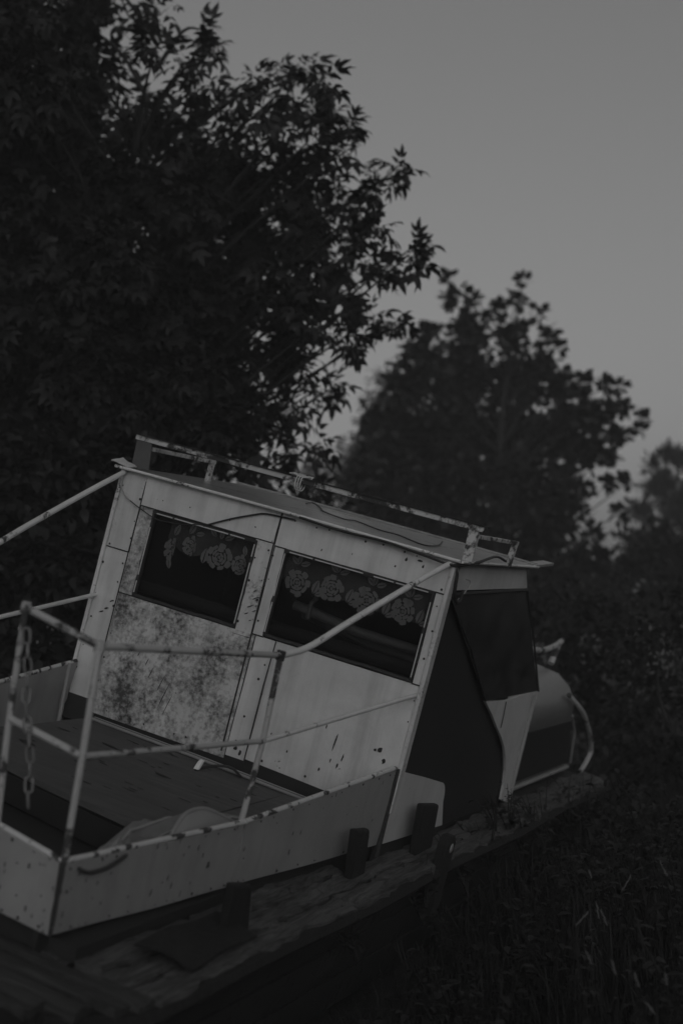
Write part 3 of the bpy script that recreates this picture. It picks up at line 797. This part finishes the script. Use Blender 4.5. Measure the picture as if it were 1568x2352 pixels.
# lace curtains: net, roses, leaves, each cut out of thin thread with open lines between the petals
def petal(mb, c, a, r0, r1, w, y, seed):
    r = random.Random(seed); pts = []; k = 8
    ca, sa = math.cos(a), math.sin(a)
    for i in range(k + 1):
        t = i / k * math.pi - math.pi / 2
        rad = (r0 + r1) / 2 + (r1 - r0) / 2 * math.cos(t) ** .5 * (1 + .06 * math.sin(i * 5 + seed)) if i not in (0, k) else r0
        tan = w * math.sin(t)
        pts.append((c[0] + ca * rad - sa * tan, y, c[1] + sa * rad + ca * tan))
    pts.append((c[0] + ca * r0 * .92, y, c[1] + sa * r0 * .92))
    mb.prism(pts, (0, .0012, 0))
def rose(c, R, parent, seed, y=.045, sx=1):
    R *= 1 + .10 * math.sin(seed * 2.7)
    mb = MB(); r = random.Random(seed); o = r.uniform(0, 1)
    for ring, (r0, r1, n) in enumerate(((.66, 1.0, 9), (.40, .63, 6), (.17, .37, 4))):
        for k in range(n):
            a = 2 * math.pi * k / n + o + ring * .4 + r.uniform(-.16, .16)
            petal(mb, c, a, R * r0, R * r1 * r.uniform(.85, 1.08), R * (r0 + r1) / 2 * math.pi / n * .93, y - .002 * ring, k + ring * 10)
    mb.dome((c[0], y, c[1]), (0, -1, 0), R * .14, .004, 6)
    if sx != 1: mb.v = [(c[0] + (v[0] - c[0]) * sx, v[1] - abs(v[0] - c[0]) * .5, v[2]) for v in mb.v]
    return mb.build('rose', 'lace', parent)
def leaf(c, L, a, parent, y=.045):
    mb = MB(); ca, sa = math.cos(a), math.sin(a)
    for sd2 in (1, -1):
        pts = [(0, .03 * sd2), (.25, .22 * sd2), (.55, .26 * sd2), (.8, .16 * sd2), (1, .02 * sd2), (.5, .03 * sd2)]
        mb.prism([(c[0] + L * (ca * u - sa * v), y, c[1] + L * (sa * u + ca * v)) for u, v in pts], (0, .0012, 0))
    return mb.build('leaf', 'lace', parent)
def curtain(x0, x1, zb, label, folds):
    e = empty('lace_curtain', MB_)
    tag(e, label, 'curtain')
    mb = MB(); xs_ = np.linspace(x0, x1, 40)
    mb.quadgrid([[(x, .052 + .006 * math.sin(x * 38 + folds), z) for z in np.linspace(zb + .012 * math.sin(x * 34), .985, 8)] for x in xs_])
    mb.build('net', 'net', e, smooth=True, recalc=False)
    return e
c1 = curtain(-.53, -.075, .80, 'gathered lace curtain with large roses in the smaller front window', 1)
rose((-.261, .822), .060, c1, 1); rose((-.407, .835), .050, c1, 2, sx=.75); rose((-.495, .80), .052, c1, 3, sx=.45); rose((-.150, .812), .046, c1, 8, sx=.8)
for x, z, a, L in ((-.335, .775, 1.5, .07), (-.30, .905, 2.4, .045), (-.255, .905, .5, .05), (-.275, .90, 1.5, .045), (-.43, .885, 1.2, .055), (-.40, .89, .3, .045), (-.50, .86, 1.3, .055), (-.14, .86, 1.9, .045), (-.505, .755, -1.2, .05)): leaf((x, z), L, a, c1)
c2 = curtain(.03, .79, .80, 'lace valance with a row of roses in the wider front window', 2)
for k, (x, z) in enumerate(((.129, .812), (.290, .829), (.459, .822), (.626, .822))): rose((x, z), .062 - .004 * (k == 1), c2, 20 + k)
for x, z in ((.211, .785), (.372, .79), (.545, .785), (.70, .79)):
    leaf((x, z), .065, 1.35, c2); leaf((x + .01, z - .005), .045, .5, c2)
for x, z in ((.115, .890), (.300, .902), (.475, .893), (.645, .888)):
    leaf((x, z), .045, 2.5, c2); leaf((x, z), .045, 1.5, c2); leaf((x + .01, z), .048, .4, c2)

# ================================================================== PLANTS
def frames(d, hint):
    d = d / (np.linalg.norm(d, axis=1, keepdims=True) + 1e-9)
    y = np.cross(hint, d); y /= np.linalg.norm(y, axis=1, keepdims=True) + 1e-9
    z = np.cross(d, y)
    return np.stack([d, y, z], 2)
def leaflet(L=1., w=.2, droop=.16, fold=.05, base=0):
    v = np.array([[0, 0, 0], [.32, w * .9, fold], [.38, 0, 0], [.32, -w * .9, fold], [.68, w * .7, fold - droop * .3], [.72, 0, -droop * .35], [.68, -w * .7, fold - droop * .3], [1, 0, -droop]], float) * L
    f = [(0, 2, 1), (0, 3, 2), (1, 2, 5), (1, 5, 4), (2, 3, 6), (2, 6, 5), (4, 5, 7), (5, 6, 7)]
    return v, f
def rotz(v, a):
    c, s = math.cos(a), math.sin(a); return v @ np.array([[c, s, 0], [-s, c, 0], [0, 0, 1]])
def compound():
    """a pinnate leaf of five drooping pointed leaflets on a stalk, about one unit long"""
    V, F = [], []
    for x, a, L in ((.55, 0, .50), (.50, .85, .44), (.50, -.85, .44), (.26, 1.05, .40), (.26, -1.05, .40)):
        v, f = leaflet(L, .23, .30, .05); v = rotz(v, a) + np.array([x, 0, -.06 * x])
        n = sum(len(q) for q in V); V.append(v); F += [tuple(i + n for i in t) for t in f]
    n = sum(len(q) for q in V); V.append(np.array([[0, .008, 0], [0, -.008, 0], [.56, 0, -.03]])); F.append((n, n + 1, n + 2))
    return np.vstack(V), F
def simple(w=.42, droop=.12):
    v, f = leaflet(.8, w, droop, .06); v[:, 0] += .2
    n = len(v); v = np.vstack([v, [[0, .01, 0], [0, -.01, 0]]]); f = f + [(n, n + 1, 0)]
    return v, f
def roundleaf():
    k = 7; v = [[.25, 0, 0]] + [[.62 + .40 * math.cos(a), .40 * math.sin(a), .05 * abs(math.sin(a)) - .06 * (a < 1 or a > 5)] for a in np.linspace(0, 2 * math.pi, k + 1)[:-1]]
    v[1][0] = 1.12
    f = [(0, 1 + i, 1 + (i + 1) % k) for i in range(k)]; n = len(v); v += [[0, .01, 0], [0, -.01, 0]]; f.append((n, n + 1, 0))
    return np.array(v, float), f
def mesh_np(name, V, F):
    me = bpy.data.meshes.new(name); V = np.asarray(V, np.float32); F = np.asarray(F, np.int32)
    me.vertices.add(len(V)); me.vertices.foreach_set('co', V.ravel())
    me.loops.add(F.size); me.loops.foreach_set('vertex_index', F.ravel())
    me.polygons.add(len(F)); me.polygons.foreach_set('loop_start', np.arange(0, F.size, F.shape[1], dtype=np.int32)); me.polygons.foreach_set('loop_total', np.full(len(F), F.shape[1], np.int32))
    me.update(calc_edges=True); return me
def scatter(name, tmpl, T, R, S, mat, parent=None, kind=None):
    v, f = tmpl; f = np.array(f); n = len(T)
    V = np.einsum('nij,vj->nvi', R, v) * S[:, None, None] + T[:, None, :]
    F = f[None] + (np.arange(n) * len(v))[:, None, None]
    me = mesh_np(name, V.reshape(-1, 3), F.reshape(-1, 3)); me.materials.append(M[mat])
    o = bpy.data.objects.new(name, me); C.objects.link(o)
    if parent is not None: o.parent = parent
    if kind: o['kind'] = kind
    return o

def tree(name, label, cat, base, lobes, tmpl, mat, size, D, trunk_r=.12, singles=0, density=1., spacing=.07, up=.3, droop=.45, group=None, dz=.9, seed=1, inset=0, solid=1):
    """trunk, limbs and twigs; leaves in opposite pairs along every twig. lobes: picture position, radius and distance of each bough"""
    rg_ = np.random.default_rng(seed); rp = random.Random(seed)
    root = empty(name, Matrix.Translation(tuple(base))); tag(root, label, cat, group)
    base = np.array(base, float)
    cen = []
    for l in lobes:
        d = (l[3] if len(l) > 3 else D) + rp.uniform(-dz, dz)
        cen.append((at(l[0] - inset * (l[0] > 480), l[1] + inset * .5, d), max(l[2] - inset, 7) * d / FPX))
    mean = np.mean([c for c, _ in cen], axis=0); topz = max(c[2] for c, _ in cen)
    axis = lambda z: base + (np.array([mean[0], mean[1], topz]) - base) * min(max((z - base[2]) / (topz - base[2] + 1e-6), 0), 1) * np.array([.8, .8, 1])
    tr = MB(); tr.tube([axis(base[2] + (topz - base[2]) * t) + np.array([.12 * math.sin(t * 7), .1 * math.cos(t * 5), 0]) * t - base for t in np.linspace(-.03, .85, 10)], [trunk_r * (1 - .85 * t) for t in np.linspace(0, 1, 10)], 9)
    tr.build('trunk', 'bark', root, smooth=True)
    br = MB(); tw = []; T, Dv, Hn, S, tip = [], [], [], [], []
    for c, r in cen:
        j = axis(c[2] - np.linalg.norm((c - axis(c[2]))[:2]) * .8 - .1)
        mid = (j + c) / 2 + np.array([rp.uniform(-.1, .1), rp.uniform(-.1, .1), .12])
        br.tube([p - base for p in spline([j, mid, c], 4)], [trunk_r * .13 * (1 - .8 * t) + .003 for t in np.linspace(0, 1, 9)], 5, cap=False)
        out = c - axis(c[2]); out /= np.linalg.norm(out) + 1e-6
        ntw = max(5, int(density * (solid if r * FPX / D > 50 else 1) * 70 * (r / .45) ** 1.7))
        for _ in range(ntw):
            u = rg_.normal(size=3); u /= np.linalg.norm(u)
            u = u + out * .55 + np.array([0, 0, up]); u /= np.linalg.norm(u)
            p0 = c + rg_.normal(size=3) * r * .22
            L = r * rg_.uniform(.45, 1.05)
            k = max(2, int(L / spacing)); pts = []
            for i in range(k + 1):
                t = i / k; pts.append(p0 + u * L * t + np.array([0, 0, -.10 * L * t * t]))
            tw.append((pts[0], pts[-1]))
            side = np.cross(u, [0, 0, 1.0]); side /= np.linalg.norm(side) + 1e-6; nn = np.cross(side, u)
            for i in range(1, k + 1):
                a = (i % 2) * math.pi / 2 * .8 + rg_.uniform(-.3, .3)
                for sg in ((1, -1) if i < k else (0,)):
                    dv = u * (.55 if sg else 1.) + sg * (math.cos(a) * side + math.sin(a) * nn) + np.array([0, 0, -droop]) * rg_.uniform(.5, 1.4)
                    T.append(pts[i]); Dv.append(dv); S.append(size * rg_.uniform(.5, 1.15)); tip.append(np.linalg.norm(pts[i] - c) / r)
                    Hn.append(rg_.normal(size=3) * .45 + np.array([0, 0, 1.0]))
    br.build('limb', 'bark', root, kind='stuff', recalc=False)
    a = np.array([t[0] for t in tw]) - base; b = np.array([t[1] for t in tw]) - base
    side = np.cross(b - a, rg_.normal(size=a.shape)); side /= np.linalg.norm(side, axis=1, keepdims=True); side *= .004
    V = np.stack([a - side, a + side, b], 1).reshape(-1, 3); F = np.arange(len(V)).reshape(-1, 3)
    me = mesh_np('twig', V, F); me.materials.append(M['bark']); o = bpy.data.objects.new('twig', me); C.objects.link(o); o.parent = root; o['kind'] = 'stuff'
    T, Dv, Hn, S, tip = np.array(T) - base, np.array(Dv), np.array(Hn), np.array(S), np.array(tip)
    R = frames(Dv, Hn)
    if singles:
        sel = np.zeros(len(T), bool)
        # the outermost leaves against the sky, each an object of its own
        score = tip + .35 * (T[:, 0] - T[:, 0].mean()) / T[:, 0].std() + rg_.uniform(0, .5, len(T))
        vis = []
        W = T + base - EYE; cam_c = W @ RWC
        px = CX + FPX * cam_c[:, 0] / cam_c[:, 2]; py = CY + FPX * cam_c[:, 1] / cam_c[:, 2]
        score[(px < 20) | (px > 1540) | (py < 20) | (py > 1350)] = -9
        sel[np.argsort(-score)[:singles]] = True
        v, f = tmpl; me = mesh_np('leaf', v, f); me.materials.append(M[mat])
        for i in np.where(sel)[0]:
            o = bpy.data.objects.new('leaf', me); C.objects.link(o); o.parent = root
            m4 = Matrix.Identity(4)
            for r_ in range(3):
                for c_ in range(3): m4[r_][c_] = float(R[i, r_, c_] * S[i])
                m4[r_][3] = float(T[i, r_])
            o.matrix_local = m4
        T, R, S = T[~sel], R[~sel], S[~sel]
    scatter('crown', tmpl, T, R, S, mat, root, 'stuff')
    return root

ash = [(0, 260, 110), (110, 280, 110), (20, 460, 110), (220, 420, 100), (60, 620, 120), (250, 600, 110), (-40, 740, 120), (120, 800, 120), (240, 780, 100), (420, 460, 90), (450, 640, 90), (20, 960, 120), (220, 960, 110), (400, 800, 100), (420, 980, 90), (60, 30, 110), (180, 40, 90), (-40, 120, 120), (-60, 0, 120), (240, -40, 80), (360, 20, 55), (355, 110, 62), (462, 60, 30), (478, 108, 32), (420, 140, 40),
       (60, 200, 120), (200, 170, 95), (432, 205, 55), (480, 238, 34), (330, 270, 80), (200, 320, 110), (50, 360, 120), (440, 300, 60), (520, 330, 40),
       (592, 172, 30), (650, 160, 36), (705, 150, 34), (752, 178, 28), (575, 215, 30), (640, 220, 50), (710, 225, 50), (770, 250, 30), (808, 282, 24), (560, 290, 36),
       (640, 310, 62), (720, 320, 56), (790, 345, 36), (430, 380, 95), (300, 450, 115), (540, 420, 90), (670, 420, 80), (770, 420, 48), (812, 462, 30),
       (890, 408, 26), (925, 380, 20), (868, 440, 20), (120, 520, 130), (400, 560, 120), (560, 560, 100), (700, 530, 75), (800, 520, 46), (880, 518, 24), (842, 500, 26),
       (850, 598, 32), (905, 605, 26), (950, 580, 22), (972, 556, 14), (780, 610, 60), (660, 650, 85), (520, 700, 105), (350, 720, 130), (150, 700, 140),
       (812, 668, 46), (872, 722, 28), (918, 740, 18), (760, 720, 56), (828, 782, 24), (790, 762, 36), (640, 780, 74), (700, 842, 36), (738, 890, 26), (778, 884, 15), (690, 928, 22),
       (620, 870, 60), (500, 850, 100), (560, 950, 70), (640, 975, 34), (480, 990, 80), (590, 1050, 50), (670, 1035, 38), (745, 1010, 22), (350, 900, 130), (180, 880, 140), (30, 850, 130), (300, 1050, 120), (120, 1040, 140)]
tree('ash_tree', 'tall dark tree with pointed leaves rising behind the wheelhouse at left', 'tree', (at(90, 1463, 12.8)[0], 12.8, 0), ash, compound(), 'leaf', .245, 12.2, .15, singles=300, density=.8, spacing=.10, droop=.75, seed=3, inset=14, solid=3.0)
pop = [(1035, 640, 16), (1048, 690, 28), (1100, 690, 18), (1205, 645, 12), (1190, 690, 22), (1150, 715, 26), (1240, 722, 16), (1000, 770, 36), (1090, 780, 60), (1180, 790, 54), (1258, 775, 26), (1288, 798, 14), (1268, 835, 22), (960, 820, 36),
       (960, 900, 70), (1080, 890, 95), (1190, 890, 76), (1278, 900, 40), (1335, 915, 30), (1388, 890, 24), (1424, 885, 16), (920, 1020, 85), (1050, 1030, 115), (1180, 1030, 105), (1285, 1010, 62), (1362, 985, 38), (1432, 940, 22), (1405, 1000, 20), (1468, 985, 10),
       (900, 1120, 95), (1050, 1170, 115), (1190, 1160, 95), (1285, 1095, 44), (1345, 1040, 30), (1400, 1052, 22), (950, 1250, 100), (1100, 1300, 120), (1220, 1270, 80), (1290, 1210, 50), (1330, 1130, 34), (1395, 1115, 24), (1365, 1235, 26), (1440, 1110, 22), (1330, 1310, 50), (880, 980, 50), (1000, 840, 50), (1300, 960, 50), (1340, 960, 40), (1400, 945, 30), (1320, 1040, 46), (1380, 1050, 34), (1412, 1005, 28), (1300, 880, 34), (1350, 880, 26), (1440, 1000, 18), (1290, 1150, 50), (1240, 1220, 60), (1340, 1180, 26), (1420, 1180, 22), (1380, 1290, 36), (1440, 1300, 32), (1240, 850, 40), (1480, 960, 12)]
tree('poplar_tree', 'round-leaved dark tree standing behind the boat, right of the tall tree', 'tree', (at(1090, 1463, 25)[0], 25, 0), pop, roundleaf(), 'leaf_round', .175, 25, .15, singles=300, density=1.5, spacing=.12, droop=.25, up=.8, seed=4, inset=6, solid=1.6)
back = [(880, 880, 34), (862, 930, 34), (845, 985, 38), (815, 1040, 42), (900, 950, 55), (880, 1040, 70), (790, 1100, 60), (720, 1100, 45), (850, 1150, 90), (700, 1180, 70)]
tree('willow_tree', 'blurred pale-edged tree in the gap between the two larger trees', 'tree', (at(840, 1463, 34)[0], 34, 0), back, simple(.2, .3), 'leaf_bush', .24, 34, .14, density=1.3, spacing=.16, droop=.6, seed=5)
far = [(1530, 1060, 26), (1502, 1080, 20), (1558, 1075, 34), (1520, 1140, 50), (1478, 1190, 34), (1560, 1200, 75), (1500, 1290, 70), (1440, 1340, 44), (1560, 1350, 90), (1620, 1180, 80), (1640, 1320, 90), (1400, 1400, 60)]
tree('willow_tree', 'blurred feathery tree at the far right edge of the bank', 'tree', (at(1550, 1463, 40)[0], 40, 0), far, simple(.2, .1), 'leaf_bush', .30, 40, .16, density=1.6, spacing=.2, droop=-.3, up=1.2, seed=6)

def bush(label, lobes, D, size, seed, density=1.5, tm=None, name='bush'):
    cx0 = np.mean([l[0] for l in lobes]); b = at(cx0, 1463, D)
    return tree(name, label, 'bush', (b[0], b[1], 0), lobes, tm or simple(.30, .2), 'leaf_bush', size, D, .035, density=density, spacing=.09, droop=.3, up=.4, dz=.5, seed=seed, group='bushes round the boat')
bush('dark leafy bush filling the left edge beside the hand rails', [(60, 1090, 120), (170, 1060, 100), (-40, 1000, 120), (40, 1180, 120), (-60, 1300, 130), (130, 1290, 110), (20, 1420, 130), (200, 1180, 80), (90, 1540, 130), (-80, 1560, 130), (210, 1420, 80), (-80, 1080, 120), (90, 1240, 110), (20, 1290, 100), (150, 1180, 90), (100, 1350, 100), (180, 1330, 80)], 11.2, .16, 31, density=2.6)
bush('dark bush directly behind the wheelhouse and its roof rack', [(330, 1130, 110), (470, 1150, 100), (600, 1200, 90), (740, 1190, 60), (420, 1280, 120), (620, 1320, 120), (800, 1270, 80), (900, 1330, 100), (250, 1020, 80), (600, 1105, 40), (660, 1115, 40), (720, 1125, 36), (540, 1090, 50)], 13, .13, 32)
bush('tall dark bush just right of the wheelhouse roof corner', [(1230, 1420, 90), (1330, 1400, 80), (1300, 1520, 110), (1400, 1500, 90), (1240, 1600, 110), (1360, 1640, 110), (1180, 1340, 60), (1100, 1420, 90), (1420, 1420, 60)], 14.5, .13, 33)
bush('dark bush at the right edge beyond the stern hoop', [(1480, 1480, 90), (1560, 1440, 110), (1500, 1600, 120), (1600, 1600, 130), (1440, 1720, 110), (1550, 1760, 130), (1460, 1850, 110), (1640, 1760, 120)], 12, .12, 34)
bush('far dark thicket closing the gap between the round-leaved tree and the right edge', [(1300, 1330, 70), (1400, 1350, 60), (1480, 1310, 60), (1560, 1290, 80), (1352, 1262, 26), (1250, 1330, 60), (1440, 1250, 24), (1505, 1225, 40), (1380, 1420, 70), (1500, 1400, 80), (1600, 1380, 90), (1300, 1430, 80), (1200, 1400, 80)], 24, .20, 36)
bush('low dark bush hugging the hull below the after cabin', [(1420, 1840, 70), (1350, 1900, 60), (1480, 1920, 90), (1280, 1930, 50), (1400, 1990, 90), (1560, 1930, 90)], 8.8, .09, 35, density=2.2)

# weeds over the deck edge and in front of the boat
def weed(base, h, n, seed, label, group, leafs=.10, lean=(0, 0)):
    r = random.Random(seed); rg_ = np.random.default_rng(seed)
    root = empty('weed', Matrix.Translation(tuple(base))); tag(root, label, 'weed', group)
    st_ = MB(); T, Dv, Hn, S = [], [], [], []
    for s in range(n):
        a = r.uniform(0, 6.28); L = h * r.uniform(.6, 1.05)
        d = np.array([math.cos(a) * .28 + lean[0], math.sin(a) * .28 + lean[1], 1.0])
        pts = [d * L * t + np.array([d[0], d[1], -.25]) * (t * t * L * .35) for t in np.linspace(0, 1, 7)]
        st_.tube(pts, [.004 * (1 - .7 * t) for t in np.linspace(0, 1, 7)], 4, cap=False)
        k = int(L / .035)
        for i in range(2, k):
            t = i / k; p = d * L * t + np.array([d[0], d[1], -.25]) * (t * t * L * .35); b = i * 2.4 + r.uniform(-.4, .4)
            T.append(p); Dv.append([math.cos(b), math.sin(b), r.uniform(-.35, .5)]); Hn.append(rg_.normal(size=3) * .3 + [0, 0, 1]); S.append(leafs * r.uniform(.6, 1.2) * (1.1 - .5 * t))
    st_.build('stem', 'weed', root, recalc=False)
    scatter('foliage', simple(.26, .25), np.array(T), frames(np.array(Dv, float), np.array(Hn)), np.array(S), 'weed', root, 'stuff')
    return root
for k, (x, y, z, h) in enumerate(((1.02, 1.15, -.36, .42), (1.05, 1.75, -.38, .40), (1.0, 1.5, -.25, .28), (1.04, .75, -.40, .32), (1.05, 2.2, -.40, .40), (1.06, 2.7, -.40, .38), (1.05, 3.2, -.42, .42), (1.05, .1, -.42, .30), (1.05, -.7, -.42, .26), (1.02, 1.9, -.24, .2), (.97, 1.3, -.2, .2))):
    p = b2w((x, y, z)); weed((p[0], p[1], p[2]), h, 7, 50 + k, 'leafy weed growing up over the edge of the weathered side deck', 'weeds over the deck edge', .085, (-.15, -.05))
k = 0
for px, d, h in ((640, 4.9, .30), (760, 4.7, .38), (880, 5.3, .45), (980, 4.6, .45), (1080, 5.6, .55), (1160, 4.8, .50), (1250, 6.2, .62), (1330, 5.2, .62), (1400, 6.8, .75), (1470, 5.6, .70), (1540, 6.4, .85), (1600, 5.2, .8),
                 (1200, 6.9, .6), (1300, 7.4, .7), (1010, 5.9, .45), (1450, 7.8, .9), (1560, 7.6, 1.0), (700, 5.2, .22), (1110, 6.3, .5), (1360, 4.5, .5), (1240, 4.4, .4), (1500, 4.6, .6)):
    p = at(px, 1463, d); k += 1
    weed((p[0], p[1], gz(p[0], p[1]) - .02), h, 9, 100 + k, 'dark leafy weed in the thicket in front of the hull', 'weeds in front of the hull', .10)
for j in range(16):   # along the hull, up to the deck edge
    y = -1.9 + j * .36; p = b2w((1.22 + .18 * (j % 3), y, -.5)); z0 = gz(p[0], p[1]) - .02
    weed((p[0], p[1], z0), .46 + .10 * ((j * 5) % 4) / 3 + .05 * (j > 7) - .14 * (j < 4), 8, 300 + j, 'dark leafy weed in the thicket in front of the hull', 'weeds in front of the hull', .09)
# grass: far too much to count
N = 46000
gx = rng.uniform(-2.2, 5.5, N); gy = rng.uniform(3.6, 16, N)
# keep it out of the boat's footprint
loc = (np.stack([gx, gy, np.zeros(N)], 1) - TWBn) @ RWBn
keep = ~((np.abs(loc[:, 0]) < .98) & (loc[:, 1] > -2.75) & (loc[:, 1] < 4.4))
keep &= ~((gx < -.35) & (gy < 6.2))
gx, gy = gx[keep], gy[keep]; N = len(gx)
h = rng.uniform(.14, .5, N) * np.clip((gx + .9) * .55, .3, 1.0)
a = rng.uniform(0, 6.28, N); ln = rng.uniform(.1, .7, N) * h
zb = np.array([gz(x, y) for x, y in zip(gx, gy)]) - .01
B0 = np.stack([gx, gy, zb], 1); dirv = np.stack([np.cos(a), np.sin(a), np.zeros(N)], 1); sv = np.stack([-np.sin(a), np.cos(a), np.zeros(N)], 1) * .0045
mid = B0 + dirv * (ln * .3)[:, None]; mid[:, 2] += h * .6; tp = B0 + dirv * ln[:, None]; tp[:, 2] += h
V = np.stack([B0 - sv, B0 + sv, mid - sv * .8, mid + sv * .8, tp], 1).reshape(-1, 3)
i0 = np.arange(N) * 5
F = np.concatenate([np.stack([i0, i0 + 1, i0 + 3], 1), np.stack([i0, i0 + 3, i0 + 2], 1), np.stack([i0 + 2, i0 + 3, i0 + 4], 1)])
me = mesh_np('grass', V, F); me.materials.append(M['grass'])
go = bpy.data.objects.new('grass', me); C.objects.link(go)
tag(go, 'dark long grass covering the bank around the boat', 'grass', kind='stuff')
# dry seed heads standing out of the weeds
for k, (px, py, d, L, an) in enumerate(((1357, 2017, 6.2, .025, -.3), (1428, 2045, 5.8, .055, .6), (1531, 2012, 6.0, .055, -.45), (1375, 2110, 5.5, .045, -.15), (1393, 2125, 5.5, .05, -.35), (1357, 2215, 5.0, .035, -.3), (1413, 2240, 5.0, .04, -.2), (1466, 2266, 4.9, .035, -.25), (1503, 2330, 4.7, .035, -.6), (1531, 2262, 4.9, .03, -.1), (1322, 2125, 5.3, .05, .8))):
    p = at(px, py, d); gz0 = gz(p[0], p[1])
    root = empty('grass_stalk', Matrix.Translation((p[0], p[1], gz0))); tag(root, 'thin dry grass stalk with a pale seed head among the dark weeds', 'grass stalk', 'dry stalks among the weeds')
    hh = p[2] - gz0
    MB().tube([(-.10 * an * 2 * (1 - t) ** 1.5, 0, hh * t) for t in np.linspace(0, 1, 8)], .0016, 4).build('stem', 'weed', root)
    hd = MB(); rr = random.Random(k)
    for i in range(9):
        t = i / 8; c_ = np.array([math.sin(an) * L * t, 0, hh + math.cos(an) * L * t])
        hd.tube([c_, c_ + np.array([rr.uniform(-.006, .006) + math.sin(an) * .012, rr.uniform(-.006, .006), .012])], [.0028, .0010], 4)
    hd.build('seed_head', 'straw', root)

# ================================================================== haze added to lift the dark tones: one closed box of even thin air
hz = MB().box((-420, -220, -1.2), (420, 620, 13.0)).build('haze', 'ground')
hz.data.materials.clear()
hm = bpy.data.materials.new('dark_lift_haze'); hm.use_nodes = True
hn = hm.node_tree.nodes; hn.clear()
ho = hn.new('ShaderNodeOutputMaterial'); hv = hn.new('ShaderNodeVolumePrincipled')
hv.inputs['Color'].default_value = g(.9); hv.inputs['Density'].default_value = .0048
hm.node_tree.links.new(hv.outputs[0], ho.inputs['Volume'])
hz.data.materials.append(hm)
hz['kind'] = 'stuff'; hz['label'] = 'thin haze added over the whole bank to lift the dark tones'
scene.cycles.volume_bounces = 1
